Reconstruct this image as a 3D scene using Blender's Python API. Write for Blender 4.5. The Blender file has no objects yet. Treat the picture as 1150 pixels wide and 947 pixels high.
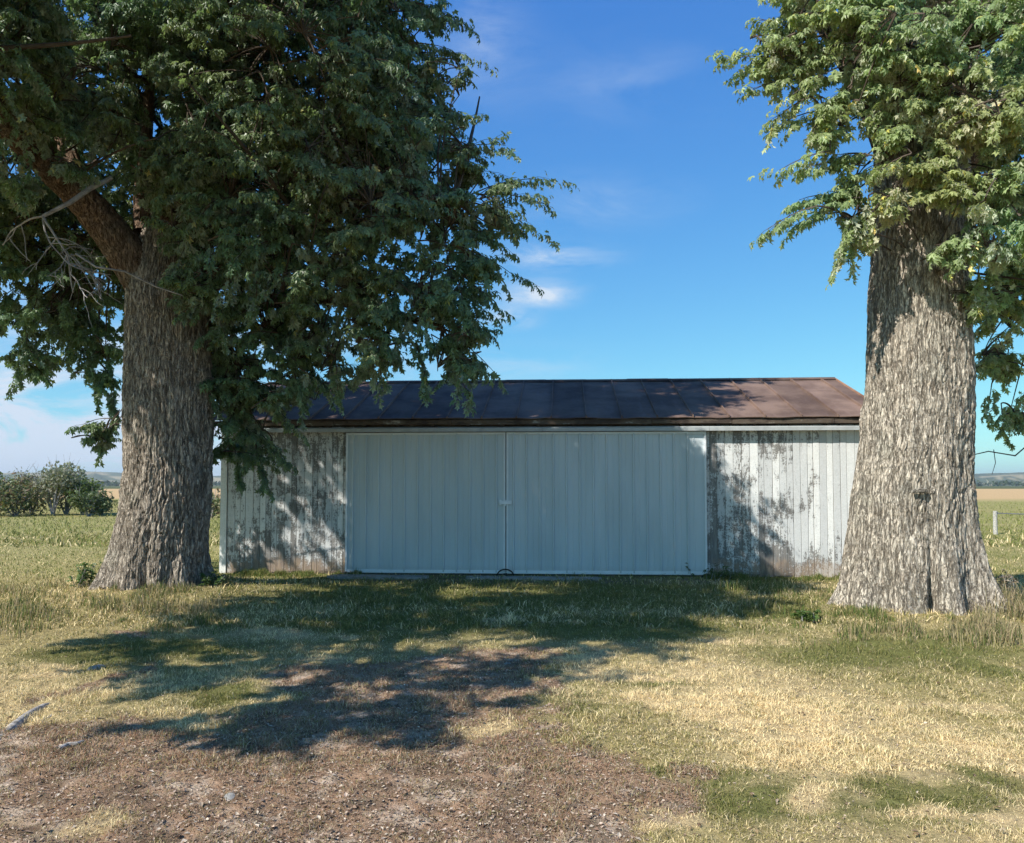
import bpy, math, random
import numpy as np
from mathutils import Vector
random.seed(7)
RNG = np.random.default_rng(11)
R = math.radians
S = bpy.context.scene
COL = S.collection

# ------------------------------------------------------------------ camera
F, CX, CY = 902.0, 575.0, 473.5
CAM_H, PITCH, SHIFT = 1.55, R(2.5), 0.028
cd = bpy.data.cameras.new('camera'); cam = bpy.data.objects.new('camera', cd); COL.objects.link(cam)
cam.location = (0, 0, CAM_H); cam.rotation_euler = (R(90) + PITCH, 0, 0)
cd.sensor_width = 36; cd.sensor_fit = 'HORIZONTAL'; cd.lens = 36 * F / 1150; cd.shift_y = SHIFT
cd.clip_start = 0.05; cd.clip_end = 20000
S.camera = cam

# ------------------------------------------------------------------ light
SUN_AZ, SUN_EL = R(52), R(42)          # azimuth: to the left of straight behind the camera
to_sun = Vector((-math.sin(SUN_AZ) * math.cos(SUN_EL), -math.cos(SUN_AZ) * math.cos(SUN_EL), math.sin(SUN_EL)))
sd = bpy.data.lights.new('sun', 'SUN'); sun = bpy.data.objects.new('sun', sd); COL.objects.link(sun)
sd.energy = 5.0; sd.angle = R(0.53); sd.color = (1.0, 0.95, 0.87)
sun.rotation_euler = to_sun.to_track_quat('Z', 'Y').to_euler()
sun.location = to_sun * 50

W = bpy.data.worlds.new('World'); S.world = W; W.use_nodes = True
nt = W.node_tree; N = nt.nodes; LK = nt.links
for n in list(N): N.remove(n)
out = N.new('ShaderNodeOutputWorld'); bg = N.new('ShaderNodeBackground')
sky = N.new('ShaderNodeTexSky'); sky.sky_type = 'NISHITA'; sky.sun_disc = False
sky.sun_elevation = SUN_EL
sky.sun_rotation = math.atan2(to_sun.x, to_sun.y)
sky.air_density = 1.0; sky.dust_density = 0.35; sky.ozone_density = 2.2; sky.altitude = 200
tc = N.new('ShaderNodeTexCoord')
def wnode(t, **k):
    n = N.new(t)
    for a, b in k.items(): setattr(n, a, b)
    return n
def vmath(op, a, b=None):
    n = wnode('ShaderNodeVectorMath', operation=op)
    for i, v in enumerate((a, b)):
        if v is None: continue
        if hasattr(v, 'is_output'): LK.new(v, n.inputs[i])
        else: n.inputs[i].default_value = v
    return n.outputs['Value'] if op in ('DISTANCE', 'DOT_PRODUCT', 'LENGTH') else n.outputs[0]
def smath(op, a, b=None, clamp=False):
    n = wnode('ShaderNodeMath', operation=op, use_clamp=clamp)
    for i, v in enumerate((a, b)):
        if v is None: continue
        if hasattr(v, 'is_output'): LK.new(v, n.inputs[i])
        else: n.inputs[i].default_value = v
    return n.outputs[0]
def pixdir(px, py):
    u = (px - CX) / F; v = (CY - py) / F + SHIFT * 1150 / F
    d = Vector((u, math.cos(PITCH) - v * math.sin(PITCH), math.sin(PITCH) + v * math.cos(PITCH)))
    return d
# clear dry September air: deeper blue overhead than the stock model gives
SK = 0.105 * 1.37
sp = N.new('ShaderNodeSeparateColor'); LK.new(sky.outputs[0], sp.inputs[0]); cb = N.new('ShaderNodeCombineColor')
for i_, (p_, g_) in enumerate(((1.08, .53), (.92, .92), (.45, 1.01))):
    LK.new(smath('MULTIPLY', smath('POWER', smath('MULTIPLY', sp.outputs[i_], SK), p_), g_ / SK), cb.inputs[i_])
# thin cirrus: stretched noise on the sky sphere, stronger in a few patches
mp = N.new('ShaderNodeMapping'); mp.inputs['Scale'].default_value = (3.0, 3.0, 9.5); mp.inputs['Rotation'].default_value = (0.0, 0.25, 0.3)
LK.new(tc.outputs['Generated'], mp.inputs[0])
cn = N.new('ShaderNodeTexNoise'); cn.inputs['Scale'].default_value = 2.6; cn.inputs['Detail'].default_value = 9; cn.inputs['Roughness'].default_value = 0.62
cn.inputs['Distortion'].default_value = 0.5
LK.new(mp.outputs[0], cn.inputs['Vector'])
cr = N.new('ShaderNodeMapRange'); cr.inputs['From Min'].default_value = 0.40; cr.inputs['From Max'].default_value = 0.72
LK.new(cn.outputs['Fac'], cr.inputs['Value'])
tot = None
for px, py, sx, sz, amp in ((606, 330, 0.042, 0.013, 1.6), (572, 357, 0.030, 0.011, 1.5), (615, 288, 0.065, 0.014, 1.0), (660, 228, 0.09, 0.025, 0.3),
                            (540, 40, 0.05, 0.06, 0.25), (570, 410, 0.12, 0.02, 0.25), (40, 490, 0.36, 0.12, 2.0), (700, 95, .12, .04, .12)):
    d = pixdir(px, py).normalized()
    df = vmath('SUBTRACT', tc.outputs['Generated'], tuple(d))
    df = vmath('MULTIPLY', df, (1 / sx, 1 / sx, 1 / sz))
    ln = vmath('LENGTH', df)
    g = smath('SUBTRACT', 1.0, smath('MULTIPLY', ln, 0.5), clamp=True)
    g = smath('MULTIPLY', smath('MULTIPLY', g, g), amp)
    tot = g if tot is None else smath('ADD', tot, g)
cm = smath('MULTIPLY', cr.outputs[0], tot, clamp=True)
cm = smath('MULTIPLY', cm, 1.6, clamp=True)
mx = wnode('ShaderNodeMix', data_type='RGBA')
LK.new(cm, mx.inputs['Factor']); LK.new(cb.outputs[0], mx.inputs['A']); mx.inputs['B'].default_value = (4.8, 5.6, 6.6, 1)
LK.new(mx.outputs['Result'], bg.inputs['Color']); bg.inputs['Strength'].default_value = 0.105
LK.new(bg.outputs[0], out.inputs[0])
vs = S.view_settings; vs.view_transform = 'Standard'; vs.look = 'None'; vs.gamma = 1; vs.use_curve_mapping = False
vs.exposure = 0.45
S.cycles.use_adaptive_sampling = True; S.cycles.adaptive_threshold = 0.02; S.cycles.max_bounces = 7; S.cycles.transparent_max_bounces = 4; S.cycles.diffuse_bounces = 4

# ------------------------------------------------------------------ numpy helpers
def at(px, py, Y):
    d = pixdir(px, py); k = Y / d.y
    return np.array((d.x * k, Y, CAM_H + d.z * k))
def on_ground(px, py, z=0.0):
    d = pixdir(px, py); k = (z - CAM_H) / d.z
    return np.array((d.x * k, d.y * k))
def hash3(i, j, k, seed):
    h = (i.astype(np.int64) * 374761393 + j.astype(np.int64) * 668265263 + k.astype(np.int64) * 2147483647 + seed * 974634777) & 0xffffffff
    h = ((h ^ (h >> 13)) * 1274126177) & 0xffffffff
    h = ((h ^ (h >> 16)) * 2246822519) & 0xffffffff
    return ((h ^ (h >> 15)) & 0xffffff) / float(0xffffff)
def vnoise(p, seed=0):
    f = np.floor(p); t = p - f; t = t * t * (3 - 2 * t); i, j, k = f[..., 0], f[..., 1], f[..., 2]
    def h(a, b, c): return hash3(i + a, j + b, k + c, seed)
    x0 = h(0, 0, 0) * (1 - t[..., 0]) + h(1, 0, 0) * t[..., 0]; x1 = h(0, 1, 0) * (1 - t[..., 0]) + h(1, 1, 0) * t[..., 0]
    x2 = h(0, 0, 1) * (1 - t[..., 0]) + h(1, 0, 1) * t[..., 0]; x3 = h(0, 1, 1) * (1 - t[..., 0]) + h(1, 1, 1) * t[..., 0]
    y0 = x0 * (1 - t[..., 1]) + x1 * t[..., 1]; y1 = x2 * (1 - t[..., 1]) + x3 * t[..., 1]
    return y0 * (1 - t[..., 2]) + y1 * t[..., 2]
def fbm(p, o=4, seed=0):
    s = 0; a = 0.5; n = 0
    for q in range(o):
        s = s + a * vnoise(p * 2 ** q + 17.3 * q, seed + q); n += a; a *= 0.5
    return s / n
def fbm2(x, y, sc, o=4, seed=0):
    return fbm(np.stack([x * sc, y * sc, np.zeros_like(x) + 3.7], -1), o, seed)
def smooth(a, b, x):
    t = np.clip((x - a) / (b - a), 0, 1); return t * t * (3 - 2 * t)
def norm(v):
    return v / np.maximum(np.linalg.norm(v, axis=-1, keepdims=True), 1e-9)

class Mesh:
    def __init__(s): s.v = []; s.f = []; s.c = []; s.n = 0; s.m = []
    def add(s, v, f, c=None, m=0):
        v = np.asarray(v, float).reshape(-1, 3)
        s.v.append(v)
        s.c.append(np.broadcast_to(np.asarray((1, 1, 1) if c is None else c, float), v.shape))
        for ff in (f if isinstance(f, list) and len(f) and isinstance(f[0], np.ndarray) else [np.asarray(f)]):
            s.f.append(ff + s.n); s.m.append(np.full(len(ff), m, np.int32))
        s.n += len(v)
    def box(s, x0, x1, y0, y1, z0, z1, c=None, m=0, jit=0.0):
        v = np.array([(x0, y0, z0), (x1, y0, z0), (x1, y1, z0), (x0, y1, z0), (x0, y0, z1), (x1, y0, z1), (x1, y1, z1), (x0, y1, z1)], float)
        if jit: v += RNG.uniform(-jit, jit, v.shape)
        s.add(v, np.array([(0, 3, 2, 1), (4, 5, 6, 7), (0, 1, 5, 4), (1, 2, 6, 5), (2, 3, 7, 6), (3, 0, 4, 7)]), c, m)
    def tube(s, P, rad, seg=6, c=None, m=0, cap=True):
        P = np.asarray(P, float); rad = np.broadcast_to(np.asarray(rad, float), (len(P),))
        T = norm(np.gradient(P, axis=0)); a = np.zeros_like(T); ref = np.array((0.31, 0.2, 0.93))
        if abs(T[0] @ ref) > .9: ref = np.array((1, 0, 0.))
        A = norm(np.cross(T, ref)); B = np.cross(T, A)
        th = np.linspace(0, 2 * np.pi, seg, endpoint=False)
        V = P[:, None] + rad[:, None, None] * (np.cos(th)[None, :, None] * A[:, None] + np.sin(th)[None, :, None] * B[:, None])
        n = len(P); i = np.arange(n - 1)[:, None]; j = np.arange(seg)[None]
        q = np.stack([i * seg + j, i * seg + (j + 1) % seg, (i + 1) * seg + (j + 1) % seg, (i + 1) * seg + j], -1).reshape(-1, 4)
        fs = [q]
        if cap:
            fs.append(np.arange(seg)[::-1][None]); fs.append((np.arange(seg) + (n - 1) * seg)[None])
        s.add(V.reshape(-1, 3), fs, c, m)
    def build(s, name, mats, parent=None, smooth_shade=False, loc=None):
        me = bpy.data.meshes.new(name)
        V = np.concatenate(s.v); C = np.concatenate(s.c)
        if loc is not None: V = V - np.asarray(loc)
        me.vertices.add(len(V)); me.vertices.foreach_set('co', V.astype(np.float32).ravel())
        li = np.concatenate([f.ravel() for f in s.f]).astype(np.int32)
        tot = np.concatenate([np.full(len(f), f.shape[1]) for f in s.f]); st = np.concatenate([[0], np.cumsum(tot)[:-1]]).astype(np.int32)
        me.loops.add(len(li)); me.loops.foreach_set('vertex_index', li)
        me.polygons.add(len(tot)); me.polygons.foreach_set('loop_start', st)
        me.polygons.foreach_set('material_index', np.concatenate(s.m))
        me.polygons.foreach_set('use_smooth', np.full(len(tot), smooth_shade))
        me.update(calc_edges=True); me.validate()
        ca = me.color_attributes.new('Col', 'FLOAT_COLOR', 'POINT')
        ca.data.foreach_set('color', np.concatenate([C, np.ones((len(C), 1))], 1).astype(np.float32).ravel())
        for m in (mats if isinstance(mats, (list, tuple)) else [mats]): me.materials.append(m)
        o = bpy.data.objects.new(name, me); COL.objects.link(o)
        if parent is not None: o.parent = parent
        if loc is not None: o.location = loc
        return o
def tag(o, label=None, cat=None, group=None, kind=None):
    for k, v in (('label', label), ('category', cat), ('group', group), ('kind', kind)):
        if v: o[k] = v
    return o
def empty(name, loc=(0, 0, 0), rz=0.0):
    o = bpy.data.objects.new(name, None); COL.objects.link(o); o.location = loc; o.rotation_euler = (0, 0, rz); o.empty_display_size = .3
    return o
def under(root, m, name, mat, sm=False):
    """build a world-space mesh as a child of an unrotated root"""
    o = m.build(name, mat, root, sm, loc=None)
    o.location = -root.location
    return o

# ------------------------------------------------------------------ materials
def mat(name, base=(.5, .5, .5), rough=.8, spec=.3, metal=0.0):
    m = bpy.data.materials.new(name); m.use_nodes = True
    b = m.node_tree.nodes['Principled BSDF']
    b.inputs['Base Color'].default_value = (*base, 1); b.inputs['Roughness'].default_value = rough
    b.inputs['Specular IOR Level'].default_value = spec; b.inputs['Metallic'].default_value = metal
    return m, m.node_tree.nodes, m.node_tree.links, b
class G:
    """little node-graph helper"""
    def __init__(s, m): s.n = m.node_tree.nodes; s.l = m.node_tree.links
    def put(s, v, sock):
        if hasattr(v, 'is_output'): s.l.new(v, sock)
        elif isinstance(v, tuple) and len(v) == 3 and sock.type == 'RGBA': sock.default_value = (*v, 1)
        else: sock.default_value = v
    def coord(s, which='Object', scale=(1, 1, 1), rot=(0, 0, 0)):
        t = s.n.new('ShaderNodeTexCoord'); mp = s.n.new('ShaderNodeMapping'); mp.inputs['Scale'].default_value = scale; mp.inputs['Rotation'].default_value = rot
        s.l.new(t.outputs[which], mp.inputs[0]); return mp.outputs[0]
    def noise(s, vec, scale, detail=5, rough=.55, dist=0.0):
        t = s.n.new('ShaderNodeTexNoise'); s.put(vec, t.inputs['Vector']); t.inputs['Scale'].default_value = scale
        t.inputs['Detail'].default_value = detail; t.inputs['Roughness'].default_value = rough; t.inputs['Distortion'].default_value = dist
        return t.outputs['Fac']
    def math(s, op, a, b=None, clamp=False):
        t = s.n.new('ShaderNodeMath'); t.operation = op; t.use_clamp = clamp; s.put(a, t.inputs[0])
        if b is not None: s.put(b, t.inputs[1])
        return t.outputs[0]
    def rng(s, v, a, b, c=0.0, d=1.0, sm=True):
        t = s.n.new('ShaderNodeMapRange'); t.interpolation_type = 'SMOOTHSTEP' if sm else 'LINEAR'
        s.put(v, t.inputs['Value'])
        for k, q in zip(('From Min', 'From Max', 'To Min', 'To Max'), (a, b, c, d)): t.inputs[k].default_value = q
        return t.outputs[0]
    def mix(s, f, a, b, blend='MIX'):
        t = s.n.new('ShaderNodeMix'); t.data_type = 'RGBA'; t.blend_type = blend
        s.put(f, t.inputs['Factor']); s.put(a, t.inputs['A']); s.put(b, t.inputs['B']); return t.outputs['Result']
    def attr(s, name):
        t = s.n.new('ShaderNodeAttribute'); t.attribute_name = name; return t
    def sep(s, v):
        t = s.n.new('ShaderNodeSeparateXYZ'); s.put(v, t.inputs[0]); return t.outputs
    def bump(s, h, dist, strength=1.0):
        t = s.n.new('ShaderNodeBump'); t.inputs['Distance'].default_value = dist; t.inputs['Strength'].default_value = strength
        s.put(h, t.inputs['Height']); return t.outputs[0]
M = {}
def simple(name, col, rough=.8, spec=.3, metal=0., nz=None, amp=.25, bump=0.0):
    m, n, l, b = mat(name, col, rough, spec, metal); g = G(m)
    c = g.coord(); f = g.noise(c, nz or 8, 6)
    lo = tuple(x * (1 - amp) for x in col); hi = tuple(min(1, x * (1 + amp)) for x in col)
    g.put(g.mix(g.rng(f, .3, .7), lo, hi), b.inputs['Base Color'])
    if bump: l.new(g.bump(f, bump), b.inputs['Normal'])
    M[name] = m; return m
simple('dark_iron', (.035, .033, .032), .7, .3, 0, 30)
simple('rail_paint', (.40, .42, .42), .5, .4, 0, 6, .12)
simple('white_trim', (.74, .76, .77), .5, .4, 0, 5, .06)
simple('bright_steel', (.80, .82, .84), .4, .5, 0, 9, .05)
simple('concrete', (.30, .285, .26), .9, .2, 0, 14, .25, .004)
simple('post_wood', (.42, .40, .36), .9, .2, 0, 20, .3, .004)
simple('wire', (.25, .25, .25), .5, .4, .6, 20)
simple('bare_twig', (.30, .28, .27), .85, .2, 0, 9, .3)
simple('twig', (.085, .065, .05), .9, .2, 0, 9, .3)
simple('hollow', (.03, .025, .02), .95, .1, 0, 9, .2)
simple('root_wood', (.34, .31, .28), .9, .2, 0, 25, .45, .006)

def bark(name, lo, hi):
    m, n, l, b = mat(name, lo, .95, .04); g = G(m)
    c = g.coord('Object', (1, 1, .26)); c2 = g.coord('Object', (1, 1, 1)); c3 = g.coord('Object', (1, 1, .16))
    a = g.noise(c, 30, 9, .75, .5); p = g.noise(c2, 1.9, 5); q = g.noise(c2, 85, 5, .7); k = g.noise(c3, 17, 6, .62, .6); k2 = g.noise(c, 34, 4, .6, .4)
    cr = g.rng(g.math('ABSOLUTE', g.math('SUBTRACT', k, .5)), .0, .045)
    cr2 = g.rng(g.math('ABSOLUTE', g.math('SUBTRACT', k2, .5)), .0, .05)
    col = g.mix(g.rng(a, .34, .64), tuple(x * 1.5 for x in lo), hi)
    col = g.mix(g.rng(p, .50, .72, 0, .45), col, (.27, .27, .22))
    col = g.mix(g.rng(g.noise(c2, 3.1, 4), .56, .7, 0, .4), col, (.42, .32, .24))
    at_ = g.attr('Col')
    col = g.mix(1.0, col, at_.outputs['Color'], 'MULTIPLY')
    col = g.mix(g.rng(q, .45, .7, 0, .35), col, tuple(min(.8, x * 1.2) for x in hi))
    col = g.mix(g.math('MULTIPLY', g.math('SUBTRACT', 1.0, cr), .6), col, tuple(x * .5 for x in lo))
    col = g.mix(g.math('MULTIPLY', g.math('SUBTRACT', 1.0, cr2), .35), col, tuple(x * .7 for x in lo))
    g.put(col, b.inputs['Base Color'])
    h = g.math('ADD', g.math('MULTIPLY', a, .5), g.math('MULTIPLY', q, .25)); h = g.math('ADD', h, g.math('MULTIPLY', cr, .55)); h = g.math('ADD', h, g.math('MULTIPLY', cr2, .3))
    l.new(g.bump(h, .028, 1.0), b.inputs['Normal']); M[name] = m
bark('bark', (.19, .155, .12), (.76, .675, .56))
bark('brown_bark', (.15, .122, .098), (.62, .54, .45))
bark('limb_bark', (.095, .062, .043), (.32, .225, .16))  # browner upper bark, darkened further to hold the crown's shade in its colour

def leafmat(name, top, under_, trans):
    m, n, l, b = mat(name, top, .45, .38); g = G(m)
    at_ = g.attr('Col'); ge = n.new('ShaderNodeNewGeometry')
    ct = g.mix(1.0, at_.outputs['Color'], top, 'MULTIPLY'); cu = g.mix(1.0, at_.outputs['Color'], under_, 'MULTIPLY')
    c = g.mix(ge.outputs['Backfacing'], ct, cu); g.put(c, b.inputs['Base Color'])
    g.put(g.rng(ge.outputs['Backfacing'], 0, 1, .40, .75), b.inputs['Roughness'])
    tr = n.new('ShaderNodeBsdfTranslucent'); g.put(g.mix(1.0, at_.outputs['Color'], trans, 'MULTIPLY'), tr.inputs['Color'])
    ms = n.new('ShaderNodeMixShader'); ms.inputs[0].default_value = .33
    l.new(b.outputs[0], ms.inputs[1]); l.new(tr.outputs[0], ms.inputs[2]); l.new(ms.outputs[0], n['Material Output'].inputs[0])
    M[name] = m
leafmat('leaf', (.074, .096, .046), (.15, .165, .125), (.12, .175, .05))
leafmat('shrub_leaf', (.9, .9, .9), (1, 1, 1), (1, 1, .6))

def bladem(name):
    m, n, l, b = mat(name, (.1, .1, .1), .8, .04); g = G(m); at_ = g.attr('Col')
    g.put(at_.outputs['Color'], b.inputs['Base Color'])
    tr = n.new('ShaderNodeBsdfTranslucent'); g.put(at_.outputs['Color'], tr.inputs['Color'])
    ms = n.new('ShaderNodeMixShader'); ms.inputs[0].default_value = .25
    l.new(b.outputs[0], ms.inputs[1]); l.new(tr.outputs[0], ms.inputs[2]); l.new(ms.outputs[0], n['Material Output'].inputs[0])
    M[name] = m
bladem('blade')

def groundmat():
    m, n, l, b = mat('soil_and_turf', (.1, .1, .1), 1.0, .0); g = G(m); at_ = g.attr('Col')
    c = g.coord(); f = g.noise(c, 9, 8, .7); f2 = g.noise(c, 45, 6, .7); f3 = g.noise(c, 1.1, 5)
    k = g.rng(g.math('ADD', g.math('MULTIPLY', f, .5), g.math('MULTIPLY', f2, .5)), .3, .7, .55, 1.4, False)
    cc = n.new('ShaderNodeVectorMath'); cc.operation = 'SCALE'; g.put(at_.outputs['Color'], cc.inputs[0]); g.put(k, cc.inputs['Scale'])
    col = g.mix(g.rng(f3, .45, .7, 0, .2), cc.outputs[0], (.16, .12, .075))
    g.put(col, b.inputs['Base Color'])
    l.new(g.bump(g.math('ADD', f, g.math('MULTIPLY', f2, .6)), .035, .8), b.inputs['Normal']); M['ground'] = m
groundmat()

def sidingmat():
    m, n, l, b = mat('peeling_white_siding', (.7, .7, .7), .8, .25); g = G(m); at_ = g.attr('Col')
    c = g.coord('Object', (1, 1, 1)); s_ = g.sep(c)
    cv = g.coord('Object', (1, 1, .28))
    big = g.noise(c, 1.6, 4, .5); mid = g.noise(cv, 14, 7, .7, .2); fine = g.noise(c, 46, 6, .7); grain = g.noise(g.coord('Object', (1, 1, .05)), 95, 5, .7)
    seam = g.noise(g.coord('Object', (1, 1, 6)), 3.0, 3)          # cross-grain cracking
    sc = g.sep(at_.outputs['Color'])                              # r: board brightness, g: peel amount, b: height dirt
    v = g.math('ADD', g.math('MULTIPLY', big, .45), g.math('MULTIPLY', mid, .75))
    v = g.math('ADD', v, g.math('MULTIPLY', fine, .60)); v = g.math('ADD', v, g.math('MULTIPLY', grain, .25)); v = g.math('SUBTRACT', v, .08); v = g.math('ADD', v, g.math('MULTIPLY', seam, .18))
    v = g.math('ADD', v, sc[1])
    paint = g.rng(v, 1.06, 1.15)
    wood = g.mix(g.rng(grain, .3, .7), (.15, .14, .13), (.34, .325, .30))
    white = g.mix(g.rng(fine, .35, .7), (.70, .70, .67), (.84, .835, .81))
    white = g.mix(g.rng(grain, .60, .72, 0, .35), white, (.40, .39, .36))
    col = g.mix(paint, white, wood)
    col = g.mix(1.0, col, g.mix(sc[0], (.72, .73, .75), (1, 1, 1)), 'MULTIPLY')
    dn = g.math('ADD', sc[2], g.math('MULTIPLY', g.math('SUBTRACT', g.noise(c, 3.2, 5, .6), .5), 1.1))
    col = g.mix(g.rng(g.math('ADD', dn, g.math('MULTIPLY', g.math('SUBTRACT', mid, .5), .8)), .50, .9, 0, .5), col, g.mix(g.rng(mid, .4, .6), (.24, .145, .085), (.40, .27, .16)))
    g.put(col, b.inputs['Base Color'])
    l.new(g.bump(g.math('ADD', g.math('MULTIPLY', paint, -.5), g.math('MULTIPLY', grain, .5)), .004), b.inputs['Normal']); M['siding'] = m
sidingmat()

def doormat():
    m, n, l, b = mat('white_ribbed_steel', (.6, .66, .7), .42, .45); g = G(m)
    c = g.coord(); f = g.noise(g.coord('Object', (1, 1, .15)), 3.0, 5); f2 = g.noise(c, 30, 5, .7); z = g.sep(c)[2]
    col = g.mix(g.rng(f, .3, .7), (.50, .555, .57), (.58, .63, .645))
    dirt = g.math('ADD', g.rng(z, .02, .35, 1, 0), g.math('MULTIPLY', f2, .6))
    col = g.mix(g.rng(dirt, .75, 1.5, 0, .4), col, (.34, .31, .27))
    col = g.mix(g.rng(f2, .66, .76, 0, .35), col, (.42, .44, .45))
    g.put(col, b.inputs['Base Color']); l.new(g.bump(f, .006, .5), b.inputs['Normal']); M['door'] = m
doormat()

def roofmat():
    m, n, l, b = mat('rusty_roof_sheet', (.16, .08, .07), .8, .12); g = G(m); at_ = g.attr('Col')
    c = g.coord(); f = g.noise(c, 1.1, 6, .6); f2 = g.noise(c, 16, 6, .7); f3 = g.noise(g.coord('Object', (1, .18, .18)), 7, 5, .65)
    col = g.mix(g.rng(f, .35, .65), (.12, .080, .064), (.215, .148, .115))
    col = g.mix(g.rng(f3, .5, .75, 0, .55), col, (.215, .150, .13))
    col = g.mix(g.rng(f2, .64, .74, 0, .5), col, (.30, .19, .13))
    col = g.mix(g.rng(f2, .22, .34, .5, 0), col, (.07, .04, .038))
    col = g.mix(1.0, col, at_.outputs['Color'], 'MULTIPLY')
    g.put(col, b.inputs['Base Color']); g.put(g.rng(f2, .3, .7, .7, .9), b.inputs['Roughness'])
    l.new(g.bump(f, .03, .6), b.inputs['Normal']); M['roof'] = m
roofmat()

def fasciamat():
    m, n, l, b = mat('weathered_fascia', (.1, .1, .1), .9, .2); g = G(m)
    c = g.coord('Object', (.35, 1, 1)); f = g.noise(c, 7, 6, .7)
    col = g.mix(g.rng(f, .42, .55), (.06, .045, .038), (.115, .09, .07)); col = g.mix(g.rng(f, .60, .68), col, (.36, .33, .29))
    g.put(col, b.inputs['Base Color']); M['fascia'] = m
fasciamat()

# ------------------------------------------------------------------ ground
TREE_L = np.array((-5.05, 11.55)); TREE_R = np.array((4.95, 9.95))
def micro(x, y):
    return ((fbm2(x, y, 7, 3, 91) - .5) * .05 + (fbm2(x, y, 16, 2, 93) - .5) * .040) * smooth(14, 9, np.hypot(x, y))
def gz(x, y):
    r1 = np.hypot(x - TREE_L[0], y - TREE_L[1]); r2 = np.hypot(x - TREE_R[0], y - TREE_R[1])
    z = .16 * np.exp(-(r1 / 1.7) ** 2) + .12 * np.exp(-(r2 / 1.6) ** 2)
    near = np.exp(-(np.hypot(x, y - 8) / 26) ** 2)
    z = z + near * (.10 * (fbm2(x, y, .35, 3, 5) - .5))
    bd = smooth(12.4, 13.4, y) * smooth(17.5, 15.5, y); z = z * (1 - bd * smooth(7.5, 6.5, np.abs(x + .2)))
    return z - .0
# patches: centre pixel and half-size -> ellipse on the ground in metres
def blob(px, py, wx, wy):
    c = on_ground(px, py); a = on_ground(px + wx, py); b0 = on_ground(px, py + wy); b1 = on_ground(px, max(py - wy, 570))
    return c[0], c[1], abs(a[0] - c[0]), abs(b1[1] - b0[1]) / 2
GOLD = [blob(*a) for a in ((690, 765, 120, 26), (800, 800, 130, 36), (860, 840, 90, 26), (1020, 800, 130, 26), (1100, 850, 90, 28), (560, 826, 40, 14), (80, 760, 110, 14),
        (85, 912, 55, 20), (960, 905, 45, 28), (1090, 925, 60, 16), (730, 912, 60, 12), (360, 748, 70, 9), (700, 905, 30, 10), (560, 700, 60, 5), (320, 712, 100, 8), (660, 735, 90, 9), (830, 715, 60, 6), (1000, 770, 60, 12), (40, 800, 60, 7), (1120, 700, 40, 10))]
BROWN = [blob(*a) for a in ((250, 880, 420, 70), (60, 850, 160, 40), (450, 830, 220, 60), (620, 880, 190, 70), (430, 770, 170, 34), (600, 760, 40, 14), (560, 740, 90, 16), (120, 905, 260, 60), (340, 930, 420, 40), (90, 775, 22, 26), (105, 715, 20, 6), (730, 890, 120, 40))]
GREEN = [blob(*a) for a in ((560, 668, 380, 22), (1000, 735, 170, 24), (880, 690, 100, 18), (160, 735, 140, 18), (230, 790, 90, 14), (880, 890, 240, 34), (650, 915, 120, 24), (1080, 870, 60, 20), (740, 850, 110, 18), (650, 790, 60, 14), (700, 705, 190, 14), (640, 765, 45, 6), (740, 764, 26, 5), (1130, 760, 60, 20), (420, 650, 200, 4), (860, 650, 90, 6), (480, 700, 200, 20))]
def patchval(L, x, y, seed):
    wx = x + .85 * (fbm2(x, y, 1.3, 4, seed) - .5) * 2; wy = y + .85 * (fbm2(x, y, 1.3, 4, seed + 9) - .5) * 2
    v = np.zeros_like(x)
    for cx, cy, rx, ry in L:
        d = np.sqrt(((wx - cx) / rx) ** 2 + ((wy - cy) / ry) ** 2)
        v = np.maximum(v, 1 - smooth(.45, 1.3, d))
    return v
def patches(x, y):
    n1 = fbm2(x, y, 2.4, 4, 31); n2 = fbm2(x, y, .5, 4, 41)
    g = patchval(GOLD, x, y, 3) * smooth(.28, .5, n1); b = patchval(BROWN, x, y, 21); gr = patchval(GREEN, x, y, 61)
    n3 = fbm2(x, y, 6, 3, 37); b = smooth(.25, .75, b + (n3 - .5) * .9); gr = gr * smooth(.2, .5, fbm2(x, y, 4.5, 3, 38) + .12); g = g * smooth(.2, .55, fbm2(x, y, 5.5, 3, 39) + .08)
    b = b * (1 - .85 * g); gr = gr * (1 - .5 * g) * (1 - .7 * b * smooth(.35, .6, n1))
    far = smooth(11.5, 15, y)
    g = np.maximum(g, (.35 + .45 * smooth(.42, .66, n2)) * (1 - gr) * (1 - b)) * (1 - far * .45)
    return g, b, gr, far
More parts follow.
